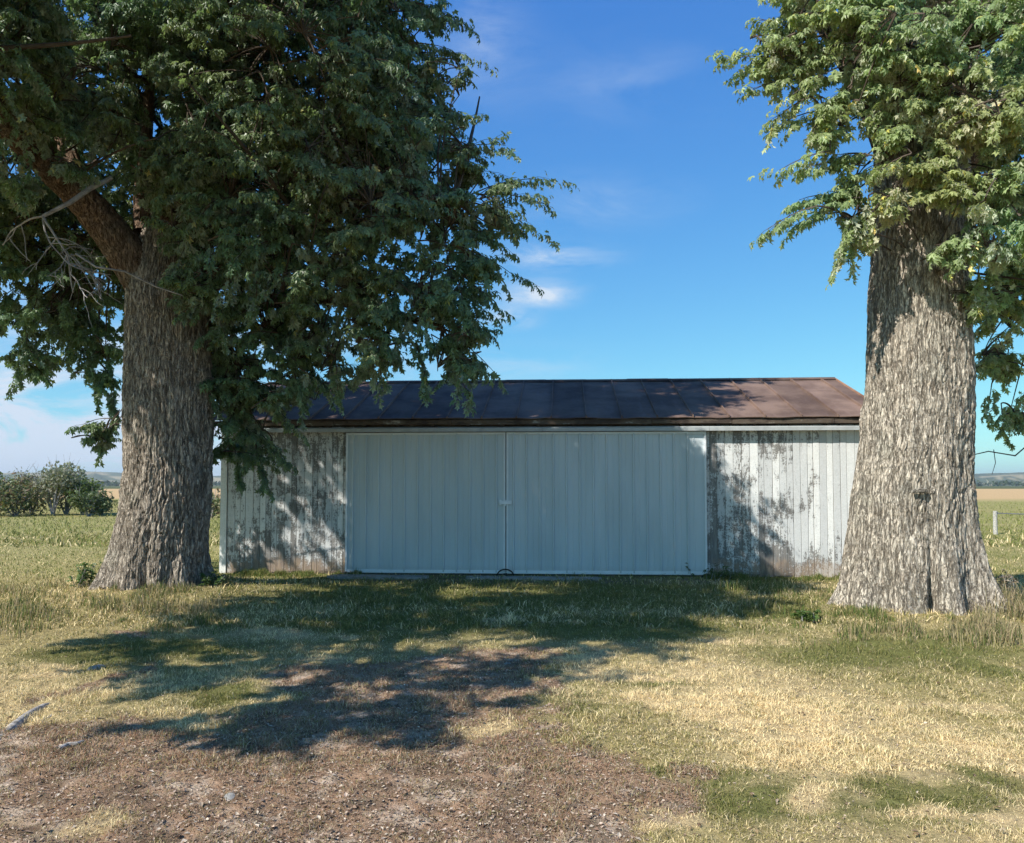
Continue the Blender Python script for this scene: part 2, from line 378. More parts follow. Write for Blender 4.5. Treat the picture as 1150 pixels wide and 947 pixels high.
def ground_col(x, y):
    g, b, gr, far = patches(x, y)
    base = np.array((.26, .225, .095)); gold = np.array((.50, .38, .205)); brown = np.array((.345, .225, .145)); green = np.array((.17, .17, .06))
    c = base + (0 * x)[..., None]
    for w, k in ((far, np.array((.23, .24, .08))), (gr, green), (g, gold), (b, brown)):
        c = c * (1 - w[..., None]) + k * w[..., None]
    # far pasture: bands of dry and green grass, then the ripe field
    fn = fbm2(x * .25, y, .06, 4, 77); fb = smooth(14, 20, y)
    c = c * (1 - (fb * .55 * smooth(.5, .64, fn))[..., None]) + np.array((.33, .27, .12)) * (fb * .55 * smooth(.5, .64, fn))[..., None]
    edge = 88 + 20 * (fbm2(x, 0 * y, .01, 2, 3) - .5)
    rip = smooth(edge, edge + 4, y) * (1 - smooth(330, 350, y))
    c = c * (1 - rip[..., None]) + np.array((.52, .36, .19)) * rip[..., None]
    wood = smooth(330, 350, y); c = c * (1 - wood[..., None]) + np.array((.10, .12, .06)) * wood[..., None]
    # bare worn strip under the doors
    wr = smooth(12.55, 12.9, y) * smooth(14.2, 13.9, y) * smooth(-3.6, -2.6, x) * smooth(4.2, 3.0, x) * smooth(.3, .55, fbm2(x, y, 1.2, 3, 8)) * .8
    c = c * (1 - wr[..., None]) + np.array((.20, .165, .13)) * wr[..., None]
    pv = (b * smooth(.52, .66, fbm2(x, y, 7, 4, 71)))[..., None]; c = c * (1 - pv * .8) + np.array((.56, .45, .34)) * pv * .8
    dv = (b * smooth(.50, .62, fbm2(x, y, 9, 3, 72)))[..., None]; return c * (1 - dv * .75) + np.array((.13, .095, .065)) * dv * .75
def geo(a, b, n): return a * (b / a) ** (np.arange(1, n + 1) / n)
xs = np.concatenate([-8.4 - geo(.1, 6000, 46)[::-1], np.arange(-8.4, 8.41, .04), 8.4 + geo(.1, 6000, 46)])
ys = np.concatenate([1.5 - geo(.2, 400, 18)[::-1], np.arange(1.5, 9, .03), np.arange(9, 15.5, .05), 15.5 + geo(.1, 7000, 90)])
X, Y = np.meshgrid(xs, ys)
Z = gz(X, Y) + micro(X, Y)
ny, nx = X.shape; i = np.arange(ny - 1)[:, None]; j = np.arange(nx - 1)[None]
q = np.stack([i * nx + j, i * nx + j + 1, (i + 1) * nx + j + 1, (i + 1) * nx + j], -1).reshape(-1, 4)
gm = Mesh(); gm.add(np.stack([X, Y, Z], -1).reshape(-1, 3), q, ground_col(X, Y).reshape(-1, 3))
tag(gm.build('ground', M['ground'], None, True), kind='structure')

# ------------------------------------------------------------------ hills
def hills():
    m = Mesh(); th = np.radians(np.linspace(-62, 62, 420)); rr = np.linspace(0, 1, 16)
    T, Q = np.meshgrid(th, rr); D = 2300 + 2600 * Q
    prof = np.sin(Q * np.pi / 2) ** 1.5
    h = prof * (58 + 26 * (fbm2(T * 14, Q, 1, 4, 4) - .5) * 2 + 10 * (fbm2(T * 60, Q * 2, 1, 3, 14) - .5))
    x = D * np.sin(T); y = D * np.cos(T)
    n = fbm2(T * 40, Q * 9, 1, 4, 9); n2 = fbm2(T * 160, Q * 16, 1, 3, 19)
    c = np.array((.10, .125, .07)) + (0 * T)[..., None]
    w = (smooth(.50, .58, n))[..., None]; c = c * (1 - w) + np.array((.34, .29, .17)) * w
    w = (smooth(.48, .6, n2))[..., None]; c = c * (1 - w) + np.array((.05, .075, .035)) * w
    nyy, nxx = T.shape; i = np.arange(nyy - 1)[:, None]; j = np.arange(nxx - 1)[None]
    q = np.stack([i * nxx + j + 1, i * nxx + j, (i + 1) * nxx + j, (i + 1) * nxx + j + 1], -1).reshape(-1, 4)
    m.add(np.stack([x, y, h - .5], -1).reshape(-1, 3), q, c.reshape(-1, 3))
    tag(m.build('hills', M['ground'], None, True), kind='structure')
hills()

# ------------------------------------------------------------------ leaf scattering
LEAF = np.array([(0, .36, .05), (0, 0, 0), (.24, .06, -.05), (.13, .28, .03), (.40, .66, -.12), (.15, .62, .03), (0, 1, -.12), (-.15, .62, .03), (-.40, .66, -.12), (-.13, .28, .03), (-.24, .06, -.05)])
LEAF_F = np.array([(0, k, k + 1 if k < 10 else 1) for k in range(1, 11)])
def put_leaves(m, P, axis, nrm, size, col):
    a = norm(axis); s = norm(np.cross(a, nrm)); n = np.cross(s, a)
    curl = RNG.uniform(.4, 2.6, len(P))
    L = LEAF[None]
    V = P[:, None] + size[:, None, None] * (L[..., 0:1] * s[:, None] + L[..., 1:2] * a[:, None] + (L[..., 2:3] * curl[:, None, None]) * n[:, None])
    f = (np.arange(len(P)) * 11)[:, None, None] + LEAF_F[None]
    m.add(V.reshape(-1, 3), f.reshape(-1, 3), np.repeat(col, 11, 0))
def leaf_col(n, P):
    k = RNG.normal(1, .20, n).clip(.5, 1.6); big = fbm(P * .9, 3, 5)
    c = np.stack([k * (.92 + .5 * (big - .5)), k, k * (.95 - .3 * (big - .5))], -1)
    y = RNG.random(n) < .02; c[y] *= np.array((1.9, 1.45, .9))
    return c
def sprays(lm, tm, B, d, L, nl, size, sub=5, drop=.26, tint=(1, 1, 1)):
    """branchlets with side twigs carrying hanging leaves; B base points, d directions, L lengths"""
    up = np.array((0, 0, 1.)); n = len(B)
    side = norm(np.cross(d, up) + 1e-6)
    def pt(B, d, L, t): return B + d * (L * t)[:, None] - up * (L * drop * t ** 2)[:, None]
    TB, TD, TL = [], [], []
    for k in range(sub):
        t = np.full(n, (k + 1) / sub) * RNG.uniform(.85, 1, n)
        sg = (1 if k % 2 else -1) * RNG.uniform(.25, 1.1, n); sg[:] = sg if k < sub - 1 else sg * .2
        dd = norm(d + side * sg[:, None] + RNG.normal(0, .25, (n, 3)) - up * .15)
        TB.append(pt(B, d, L, t)); TD.append(dd); TL.append(L * RNG.uniform(.28, .5, n))
    for b_, d_, l_ in zip(B, d, L):
        t = np.linspace(0, 1, 5)[:, None]
        tm.tube(b_ + d_ * l_ * t - up * l_ * drop * t ** 2, np.linspace(.011, .004, 5), 3, cap=False)
    TB, TD, TL = np.concatenate(TB), np.concatenate(TD), np.concatenate(TL)
    for b_, d_, l_ in zip(TB[::2], TD[::2], TL[::2]):
        t = np.linspace(0, 1, 3)[:, None]
        tm.tube(b_ + d_ * l_ * t - up * l_ * .3 * t ** 2, (.004, .003, .002), 3, cap=False)
    m_ = len(TB); T = np.tile(np.linspace(.05, 1, nl), (m_, 1)) + RNG.uniform(-.05, .05, (m_, nl))
    B3 = np.repeat(TB, nl, 0); D3 = np.repeat(TD, nl, 0); L3 = np.repeat(TL, nl); t = T.ravel()
    P = B3 + D3 * (L3 * t)[:, None] - up * (L3 * .3 * t ** 2)[:, None]
    sd_ = norm(np.cross(D3, up) + 1e-6) * (np.where(np.arange(len(P)) % 2, 1, -1) * RNG.uniform(.3, 1.0, len(P)))[:, None]
    ax = norm(D3 * .55 + sd_ * .7 - up * RNG.uniform(.5, 1.9, len(P))[:, None] + RNG.normal(0, .28, (len(P), 3)))
    P = P + ax * RNG.uniform(.02, .07, len(P))[:, None]
    nr = norm(up * .62 + D3 * .95 + RNG.normal(0, .42, (len(P), 3)))
    put_leaves(lm, P, ax, nr, size * RNG.uniform(.65, 1.25, len(P)), leaf_col(len(P), P) * np.array(tint))

def bark_tube(m, P, rad, seg, step, roots=(), depth=.03, flare=0.0, flare_h=.45, seed=0):
    P = np.asarray(P, float); rad = np.asarray(rad, float)
    s = np.concatenate([[0], np.cumsum(np.linalg.norm(np.diff(P, axis=0), axis=1))]); n = max(4, int(s[-1] / step))
    tt = np.linspace(0, s[-1], n)
    # smooth interpolation of the centre line
    def interp(v):
        g = np.interp(tt, s, v); k = max(1, n // 24); ker = np.ones(2 * k + 1) / (2 * k + 1)
        return np.convolve(np.pad(g, k, 'edge'), ker, 'valid')
    C = np.stack([interp(P[:, a]) for a in range(3)], -1); r = interp(rad)
    T = norm(np.gradient(C, axis=0)); A = norm(np.cross(T, np.array((0, 1, 0.001)))) ; A = norm(A); Bv = np.cross(A, T) * -1
    th = np.linspace(0, 2 * np.pi, seg, endpoint=False); TH, LL = np.meshgrid(th, tt)
    rr = r[:, None] * np.ones_like(TH)
    if flare:
        z = LL; lob = np.zeros_like(TH)
        for ang, w, a in roots: lob += a * np.exp(-((np.angle(np.exp(1j * (TH - ang)))) / w) ** 2)
        zz_ = np.maximum(z - .12, 0); rr = rr * (1 + .10 * np.exp(-z / 1.1)) + flare * lob * np.exp(-(zz_ / flare_h)) + .28 * flare * lob * np.exp(-z / (flare_h * 3.6))
    rr = rr * (1 + .10 * (fbm(np.stack([np.cos(TH) * 1.3, np.sin(TH) * 1.3, LL * .7], -1), 3, seed) - .5) * 2)
    R0 = float(np.mean(r))
    q = np.stack([np.cos(TH) * R0, np.sin(TH) * R0, LL], -1)
    w = (np.stack([fbm(q * 5, 3, seed + k) for k in (1, 2, 3)], -1) - .5)
    q2 = (q + w * np.array((.07, .07, .30))) / np.array((.048, .048, .30))
    a = np.abs(fbm(q2, 3, seed + 5) - .5) * 3.2; b = np.abs(vnoise(q2 * np.array((2.1, 2.1, 1.7)) + 9, seed + 6) - .5) * 2; c = fbm(q2 * np.array((3.4, 3.4, 4.2)), 2, seed + 8)
    fis = smooth(.0, .50, a); pl = smooth(0, .5, b)
    kn_ = 0 * TH
    rk = np.random.default_rng(seed)
    for _ in range(9 if flare else 2):
        ta, la_, sa = rk.uniform(0, 2 * np.pi), rk.uniform(.1, 1) * LL.max(), rk.uniform(.06, .15)
        dd_ = np.sqrt((np.angle(np.exp(1j * (TH - ta))) * R0 / sa) ** 2 + ((LL - la_) / (sa * 1.2)) ** 2)
        kn_ = kn_ + np.exp(-dd_ ** 2) * rk.uniform(.3, 1.0) * .05 - np.exp(-(dd_ / .35) ** 2) * .03
    disp = kn_ * min(1, R0 * 2) + depth * (fis * .50 + pl * .28 * fis + c * .75 - .80)
    rr = rr + disp * np.minimum(1, R0 / .12)
    V = C[:, None] + rr[..., None] * (np.cos(TH)[..., None] * A[:, None] + np.sin(TH)[..., None] * Bv[:, None])
    tone = (.70 + .30 * smooth(.05, .6, fis * .6 + pl * .4)) * (1 + .5 * (c - .5))
    col = tone[..., None] * np.array((1, .985, .96))
    n_ = len(tt); i = np.arange(n_ - 1)[:, None]; j = np.arange(seg)[None]
    f = np.stack([i * seg + j, i * seg + (j + 1) % seg, (i + 1) * seg + (j + 1) % seg, (i + 1) * seg + j], -1).reshape(-1, 4)
    m.add(V.reshape(-1, 3), f, col.reshape(-1, 3))
    return C

def lobe_branchlets(lobes, k, skel, tm, inner=.35):
    Bs, Ds, Ls = [], [], []
    for (c, r) in lobes:
        r3 = np.broadcast_to(np.asarray(r, float), (3,)); n = max(4, int(k * np.mean(r3) ** 2))
        u = norm(RNG.normal(0, 1, (n, 3))); rho = (inner + (1 - inner) * RNG.random(n) ** .55)
        wob = 1 + .32 * (fbm(u * 1.7 + np.asarray(c), 2, 8) - .5) * 2
        tip = c + u * r3 * (rho * wob)[:, None]
        d = norm(u * np.array((1, 1, .45)) + np.array((0, 0, .12)) + RNG.normal(0, .3, (n, 3)))
        L = RNG.uniform(.45, .95, n) * min(1.0, .55 + .35 * np.mean(r3))
        B = tip - d * L[:, None] + np.array((0, 0, .3)) * L[:, None]
        Bs.append(B); Ds.append(d); Ls.append(L)
        # hub twigs
        hub = np.asarray(c) + RNG.normal(0, .35, (max(2, n // 14), 3)) * r3
        for h in hub:
            s_ = skel[np.argmin(np.linalg.norm(skel - h, axis=1))]; t = np.linspace(0, 1, 7)[:, None]
            mid = (s_ + h) / 2 + RNG.normal(0, .12, 3); tm.tube((1 - t) ** 2 * s_ + 2 * t * (1 - t) * mid + t ** 2 * h, np.linspace(.04, .012, 7) * min(1, .25 + .5 * np.mean(r3)), 6, cap=False)
        for b_ in B:
            h = hub[np.argmin(np.linalg.norm(hub - b_, axis=1))]; t = np.linspace(0, 1, 5)[:, None]
            mid = (b_ + h) / 2 + np.array((0, 0, .1)); tm.tube((1 - t) ** 2 * h + 2 * t * (1 - t) * mid + t ** 2 * b_, np.linspace(.012, .007, 5), 4, cap=False)
    return np.concatenate(Bs), np.concatenate(Ds), np.concatenate(Ls)
def fingers(lst, sgn):
    B, D, L = [], [], []
    for px, py, Dp, dx, dz, ln in lst:
        tip = at(px, py, Dp); d = np.array((dx, RNG.uniform(-.3, .3), dz)); d /= np.linalg.norm(d)
        B.append(tip - d * ln + np.array((0, 0, .38 * ln))); D.append(d); L.append(ln)
    return np.array(B), np.array(D), np.array(L)

# ------------------------------------------------------------------ left tree
def left_tree():
    root = empty('maple_tree', (TREE_L[0], TREE_L[1], 0))
    tag(root, 'large maple left of the shed, with a leaning limb and dead twigs over its trunk', 'tree', 'old maples either side of the shed')
    tk = Mesh(); x, y = TREE_L
    p0 = np.array((x, y, -.15)); top = at(188, 330, y)
    P = [p0, (x + .02, y, .6), (x + .12, y, 1.6), (at(190, 450, y)), top, at(200, 270, y + .2), at(230, 180, y + .5), at(260, 60, y + .6), at(270, -120, y + .4), at(280, -330, y)]
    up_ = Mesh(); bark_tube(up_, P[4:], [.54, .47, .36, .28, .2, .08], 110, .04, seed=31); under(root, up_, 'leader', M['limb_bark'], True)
    bark_tube(tk, P[:6], [.585, .58, .57, .575, .56, .48], 700, .0085,
              roots=((R(32), .26, 1.25), (R(75), .16, .55), (R(112), .13, .35), (R(96), .07, -.5), (R(140), .20, .8), (R(186), .24, 1.2), (R(240), .4, .8), (R(310), .4, .8)), depth=.034, flare=.24, flare_h=.30, seed=3)
    under(root, tk, 'trunk', M['brown_bark'], True)
    skel = [np.array(P[4]), np.array(P[6]), np.array(P[7]), np.array(P[8])]
    def limb(pts, rads, seg=64, seed=9):
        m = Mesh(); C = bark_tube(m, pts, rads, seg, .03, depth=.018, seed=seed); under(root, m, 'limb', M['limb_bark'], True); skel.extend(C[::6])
    limb([at(186, 345, y), at(140, 280, y - .25), at(95, 225, y - .6), at(45, 175, y - 1.1), at(-10, 120, y - 1.8), at(-80, 60, y - 2.6), at(-160, -10, y - 3.6)], [.36, .27, .22, .20, .18, .14, .10], 130, 21)
    limb([at(95, 225, y - .6), at(70, 150, y - .4), at(40, 60, y - .2), at(20, -60, y)], [.13, .11, .09, .06], 48, 22)
    limb([at(158, 262, y - .1), at(157, 225, y + .1), at(165, 150, y + .2), at(170, 60, y + .1)], [.10, .09, .08, .06], 40, 23)
    limb([at(205, 330, y), at(270, 300, y - .3), at(350, 250, y - .7), at(430, 220, y - 1), at(520, 225, y - 1.1)], [.17, .13, .10, .07, .04], 48, 24)
    limb([at(215, 380, y + .3), at(260, 350, y + .6), at(340, 330, y + .3), at(420, 345, y - .3), at(500, 370, y - .8)], [.17, .13, .10, .07, .04], 40, 25)
    limb([at(200, 310, y + .2), at(150, 270, y + 1.0), at(90, 270, y + 1.6), at(30, 300, y + 1.8)], [.2, .15, .1, .06], 40, 26)
    limb([at(-80, 60, y - 2.6), (-6.2, 7.2, 5.6), (-5.9, 5.4, 5.3), (-5.3, 3.8, 4.7)], [.17, .13, .1, .05], 32, 27)
    limb([(-4.25, 11.9, 8.6), (-3.7, 10.6, 9.3), (-3.4, 9.0, 8.9), (-3.9, 7.2, 8.5), (-4.9, 5.6, 7.9), (-5.2, 4.3, 7.2)], [.22, .18, .15, .12, .09, .05], 36, 28)
    skel = np.array(skel)
    lm, tm = Mesh(), Mesh()
    lo = [(330, 90, 10.6, 1.9), (240, 40, 11.0, 1.7), (420, 210, 10.4, 1.25), (395, 300, 10.6, 1.15), (510, 245, 10.8, .8), (480, 330, 10.5, .85), (440, 110, 10.9, 1.0), (440, 20, 11.2, .95),
          (300, 240, 10.6, 1.3), (300, 350, 11.8, 1.2), (270, 430, 12.1, .75), (285, 490, 12.2, .48), (250, 500, 12.4, .35), (420, 395, 10.7, .6), (510, 400, 10.6, .48), (350, 400, 11.4, .7),
          (60, 20, 11.2, 1.3), (150, 90, 12.4, 1.6), (60, 330, 12.8, 1.1), (40, 400, 12.8, .55), (110, 300, 13.6, 1.4), (60, 190, 13.4, 1.7), (118, 488, 12.7, .25), (108, 405, 13.0, .6),
          (250, 230, 13.4, 2.0), (400, 180, 13.0, 1.7), (215, 200, 11.0, .7), (300, -80, 11.2, 2.2), (380, -60, 11, 1.6), (-60, 250, 12.5, 1.8), (-120, 60, 11, 1.6), (120, -120, 11.8, 2.4), (250, -300, 11.8, 2.4), (200, 320, 10.75, .30)]
    lobes = [(at(a, b, c), r) for a, b, c, r in lo + [(215, 270, 10.7, .55), (235, 330, 10.8, .42), (120, 130, 10.6, .7), (180, 210, 10.8, .5), (225, 180, 10.9, .8), (60, 90, 10.2, .7), (350, 170, 10.4, 1.0), (140, 40, 10.6, .9), (320, 300, 10.7, .8), (25, 260, 12.4, .8), (255, 440, 12.0, .6), (300, 445, 11.8, .55), (245, 395, 11.9, .5), (340, 430, 11.6, .4), (562, 238, 10.7, .40), (540, 305, 10.5, .42), (520, 165, 10.8, .38), (498, 95, 10.9, .42), (520, 380, 10.6, .45), (45, 150, 10.0, .32), (75, 190, 10.2, .22), (10, 200, 10, .4)]]
    lobes += [((-6.6, 8.2, 5.7), 1.1), ((-6.2, 6.6, 5.2), 1.05), ((-5.9, 5.2, 4.7), 1.0), ((-5.2, 4.0, 4.4), .85), ((-4.7, 3.0, 3.9), .75), ((-7.3, 6.2, 5.2), .9), ((-2.9, 7.6, 7.6), .9), ((-3.7, 5.7, 7.2), 1.1), ((-4.9, 3.6, 6.8), .9), ((-6.0, 9.6, 6.6), .9), ((-3.1, 6.6, 8.3), .8), ((-7.3, 3.8, 8.0), 1.2), ((-6.0, 3.5, 8.0), 1.1), ((-5.4, 4.7, 8.7), 1.1), ((-6.5, 5.5, 8.6), 1.1), ((-7.9, 4.6, 5.2), 1.0), ((-6.5, 3.6, 4.7), .8), ((-4.6, 2.4, 4.3), .7), ((-8.6, 5.6, 6.4), .9), ((-4.8, 7.3, 8.2), 1.3), ((-5.5, 5.5, 8.0), 1.3), ((-4.2, 6.8, 8.6), 1.1), ((-6.8, 8.0, 8.0), 1.3), ((-6.9, 5.0, 7.6), 1.1), ((-7.8, 6.6, 6.4), .9), ((-4.5, 3.3, 5.4), .8), ((-8.2, 8.6, 7.4), 1.2), ((-7.4, 9.4, 6.4), 1.0), ((-6.2, 8.8, 7.2), 1.3)]  # unseen lobes, added and placed for the shade they cast on yard and trunk
    B, D, L = lobe_branchlets(lobes, 34, skel, tm)
    fb, fd, fl = fingers([(526, 72, 10.8, 1, .1, .9), (505, 62, 10.8, 1, .3, .7), (500, 130, 10.8, 1, .2, .7), (530, 138, 10.6, 1, .3, .6), (568, 172, 10.8, .9, .5, .9), (545, 200, 10.8, 1, .3, .8), (612, 212, 10.7, 1, .45, 1.1),
                          (611, 238, 10.6, 1, .1, .9), (600, 268, 10.6, 1, -.1, .9), (582, 322, 10.5, 1, -.2, .9), (555, 350, 10.5, .8, -.4, .8), (548, 300, 10.4, 1, 0, .7), (555, 425, 10.6, .9, -.5, .7), (548, 380, 10.6, .9, -.5, .6), (525, 450, 10.6, .4, -.8, .5), (480, 440, 10.7, .3, -.9, .5),
                          (430, 440, 10.8, .2, -1, .5), (380, 455, 11.2, .1, -1, .5), (340, 465, 11.4, .3, -1, .5), (330, 485, 12.0, .8, -.5, .5), (320, 520, 12.1, .8, -.5, .45), (300, 548, 12.2, .4, -.8, .45), (270, 545, 12.3, .2, -.8, .4), (92, 482, 12.7, -1, .1, .55), (105, 495, 12.7, -1, -.3, .4),
                          (15, 430, 12.6, -.4, -.8, .5), (50, 410, 12.8, -.2, -1, .5), (85, 400, 12.8, .2, -1, .5), (120, 445, 12.9, 0, -1, .5), (128, 470, 12.9, 0, -1, .4), (250, 380, 11.0, .2, -1, .5), (222, 345, 10.9, 0, -1, .5)], 1)
    for b_ in fb:   # carry each outer branchlet on a limb from the nearest mass of the crown
        c_ = min((np.asarray(l[0]) for l in lobes), key=lambda q: np.linalg.norm(q - b_)); t = np.linspace(0, 1, 8)[:, None]; mid = (b_ + c_) / 2 + np.array((0, 0, .12)); tm.tube((1 - t) ** 2 * c_ + 2 * t * (1 - t) * mid + t ** 2 * b_, np.linspace(.018, .010, 8), 5, cap=False)
    B = np.concatenate([B, fb]); D = np.concatenate([D, fd]); L = np.concatenate([L, fl])
    sprays(lm, tm, B, D, L, 19, .105, tint=(2.05, 2.05, 2.25))
    under(root, tm, 'branches', M['twig'])
    under(root, lm, 'crown', M['leaf'])
    # dead, leafless branch hanging in front of the limb
    db = Mesh(); rs = np.random.default_rng(5); A = at(110, 208, 10.3)
    def twig(p, d, ln, r, depth_):
        n = 9; pts = [p]; dd = d / np.linalg.norm(d)
        for q_ in range(n):
            dd = dd + rs.normal(0, .16, 3) + np.array((0, 0, -.05)); dd /= np.linalg.norm(dd); pts.append(pts[-1] + dd * ln / n)
        db.tube(pts, np.linspace(r, r * .45, n + 1), 6)
        if depth_ > 0:
            for _ in range(5 if depth_ > 1 else 3):
                k = rs.integers(2, n); side = rs.normal(0, .8, 3); side[1] *= .5
                twig(pts[k], dd * .5 + side + np.array((.1, 0, -.5)), ln * rs.uniform(.4, .75), r * .55, depth_ - 1)
    a0 = at(125, 200, 10.6); a1 = at(78, 228, 10.2); a2 = at(48, 243, 10.1)
    db.tube([a0, (a0 + a1) / 2 + np.array((0, 0, .03)), a1, a2], [.03, .034, .03, .024], 7)
    twig(a2, at(110, 310, 10.1) - a2, 1.1, .018, 2); twig(a2, at(10, 238, 10.0) - a2, .7, .014, 1); twig(a2, at(75, 330, 10.1) - a2, .9, .013, 2); twig(at(80, 285, 10.1), at(110, 330, 10.1) - at(80, 285, 10.1), .6, .010, 2)
    db.tube([at(85, 285, 10.05), at(108, 300, 10.0), at(140, 305, 10.2), at(175, 322, 10.4), at(205, 332, 10.5)], [.014, .013, .012, .010, .006], 6)
    under(root, db, 'dead_branch', M['bare_twig'])['label'] = 'tangle of bare grey twigs without leaves'
left_tree()

# ------------------------------------------------------------------ right tree
def right_tree():
    root = empty('maple_tree', (TREE_R[0], TREE_R[1], 0))
    tag(root, 'thick sunlit maple right of the shed with broad flared roots', 'tree', 'old maples either side of the shed')
    x, y = TREE_R; tk = Mesh()
    P = [(x - .06, y, -.15), (x - .06, y, .6), (x - .04, y, 1.4), at(1029, 450, y), at(1032, 300, y), at(1035, 150, y), at(1040, 20, y), at(1050, -150, y), at(1060, -350, y)]
    up_ = Mesh(); bark_tube(up_, P[5:], [.52, .48, .34, .14], 110, .04, seed=32); under(root, up_, 'leader', M['bark'], True)
    bark_tube(tk, P[:6], [.675, .665, .635, .59, .555, .54], 740, .0085,
              roots=((R(-8), .26, .95), (R(28), .20, .75), (R(60), .15, .45), (R(84), .06, -.8), (R(102), .16, .65), (R(137), .17, 2.3), (R(185), .3, .7), (R(240), .4, .8), (R(300), .4, .8)), depth=.024, flare=.24, flare_h=.34, seed=41)
    under(root, tk, 'trunk', M['bark'], True)
    kn = Mesh(); th = np.linspace(0, 2 * np.pi, 26); c = at(1034, 552, y - .70)
    pts = np.stack([c[0] + .08 * np.cos(th), c[1] + .03 * np.abs(np.cos(th)) , c[2] + .012 * np.sin(th) - .015 * np.cos(th * 2)], -1)
    kn.tube(pts, .016 + .005 * np.sin(th * 3), 10); under(root, kn, 'knot', M['bark'], True)
    skel = [np.array(P[4]), np.array(P[5]), np.array(P[6]), np.array(P[7])]
    def limb(pts, rads, seg=64, seed=9):
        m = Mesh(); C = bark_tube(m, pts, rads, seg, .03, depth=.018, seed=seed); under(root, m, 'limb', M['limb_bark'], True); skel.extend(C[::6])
    limb([at(1060, 190, y), at(1095, 160, y - .1), at(1135, 135, y - .2), at(1200, 100, y - .2), at(1290, 40, y)], [.26, .20, .18, .15, .1], 70, 51)
    limb([at(1010, 200, y), at(985, 140, y - .2), at(955, 80, y - .3), at(920, 20, y - .2), at(880, -60, y)], [.2, .13, .10, .08, .05], 48, 52)
    limb([at(1060, 260, y + .2), at(1110, 280, y + .9), at(1160, 330, y + 1.4), at(1230, 350, y + 2)], [.18, .12, .1, .06], 48, 53)
    skel = np.array(skel); lm, tm = Mesh(), Mesh()
    lo = [(960, 75, 9.0, .72), (900, 70, 9.3, .50), (930, 140, 9.1, .42), (1010, 60, 8.8, .6), (1050, 130, 8.9, .50), (1085, 90, 8.7, .60), (1110, 40, 9, .8), (955, 200, 9.2, .36), (965, 255, 9.2, .26), (1000, 170, 8.95, .42), (1035, 205, 9.0, .26),
          (1115, 215, 8.7, .38), (1118, 290, 8.8, .28), (1075, 285, 9.0, .14), (1130, 330, 11.2, .8), (1125, 410, 11.6, .48), (1140, 465, 11.8, .3), (1110, 200, 11.3, 1.0), (1060, -80, 9.6, 1.5), (1000, -20, 9.2, .8), (1200, 80, 10.5, 1.5), (1230, 250, 11.5, 1.4), (1000, -250, 10, 2.0), (1150, -200, 10.5, 2.0), (1170, 20, 11.5, 1.5), (1180, 230, 8.7, .7), (1190, 330, 9.0, .5), (1108, 330, 9.3, .22), (1045, 190, 8.9, .36), (1000, 225, 8.95, .25), (1075, 225, 8.8, .30), (1020, 120, 8.8, .5), (1085, 150, 8.7, .45), (1130, 130, 8.6, .5), (900, 15, 9.1, .5), (870, 60, 9.2, .35), (960, 20, 8.9, .5)]
    lobes = [(at(a, b, c), r) for a, b, c, r in lo]
    B, D, L = lobe_branchlets(lobes, 50, skel, tm)
    F_ = [(800, 78, 9.3, -1, .25, .8), (825, 85, 9.3, -1, .1, .7), (835, 112, 9.2, -1, -.05, .7), (862, 35, 9.3, -1, .3, .7), (845, 28, 9.4, -1, .4, .6), (862, 155, 9.2, -1, -.2, .7), (860, 150, 9.1, -.9, -.4, .6), (880, 120, 9.1, -.9, -.2, .7), (905, 160, 9.1, -.7, -.5, .6),
          (865, 203, 9.1, -1, -.05, .65), (900, 195, 9.2, -1, .1, .6), (890, 232, 9.2, -1, .1, .55), (852, 270, 9.2, -1, -.15, .65), (885, 262, 9.2, -1, -.05, .6), (915, 240, 9.2, -1, .1, .5), (938, 310, 9.2, -.3, -.8, .5), (945, 290, 9.1, -.3, -.8, .45), (960, 300, 9.2, .1, -.9, .4), (975, 275, 9.1, .1, -.8, .4),
          (1050, 285, 8.9, -.8, -.3, .4), (1075, 292, 8.9, -.4, -.6, .35), (1092, 300, 8.9, -.2, -.8, .4), (1095, 345, 9.2, -.1, -1, .35), (1110, 345, 9.2, -.1, -1, .4), (1095, 420, 11.3, -.7, -.5, .4), (1110, 470, 11.5, -.3, -.9, .4), (1128, 495, 11.6, 0, -1, .4), (1090, 380, 11.3, -.8, -.3, .4)]
    fb, fd, fl = fingers(F_, -1)
    for b_ in fb:   # carry each outer branchlet on a limb from the nearest mass of the crown
        c_ = min((np.asarray(l[0]) for l in lobes), key=lambda q: np.linalg.norm(q - b_)); t = np.linspace(0, 1, 8)[:, None]; mid = (b_ + c_) / 2 + np.array((0, 0, .12)); tm.tube((1 - t) ** 2 * c_ + 2 * t * (1 - t) * mid + t ** 2 * b_, np.linspace(.018, .010, 8), 5, cap=False)
    B = np.concatenate([B, fb]); D = np.concatenate([D, fd]); L = np.concatenate([L, fl])
    sprays(lm, tm, B, D, L * .85, 20, .092, tint=(3.8, 3.3, 3.3))  # tint brighter than the left crown's: sunlit look put into the leaf colour
    tm.tube([at(1088, 512, 10.8), at(1110, 507, 11), at(1140, 512, 11.2), at(1160, 495, 11.5), at(1148, 462, 11.7)], [.006, .008, .010, .011, .012], 5)
    tm.tube([at(1116, 505, 11), at(1118, 520, 11), at(1114, 533, 11)], [.006, .005, .003], 5)
    under(root, tm, 'branches', M['twig']); under(root, lm, 'crown', M['leaf'])
right_tree()

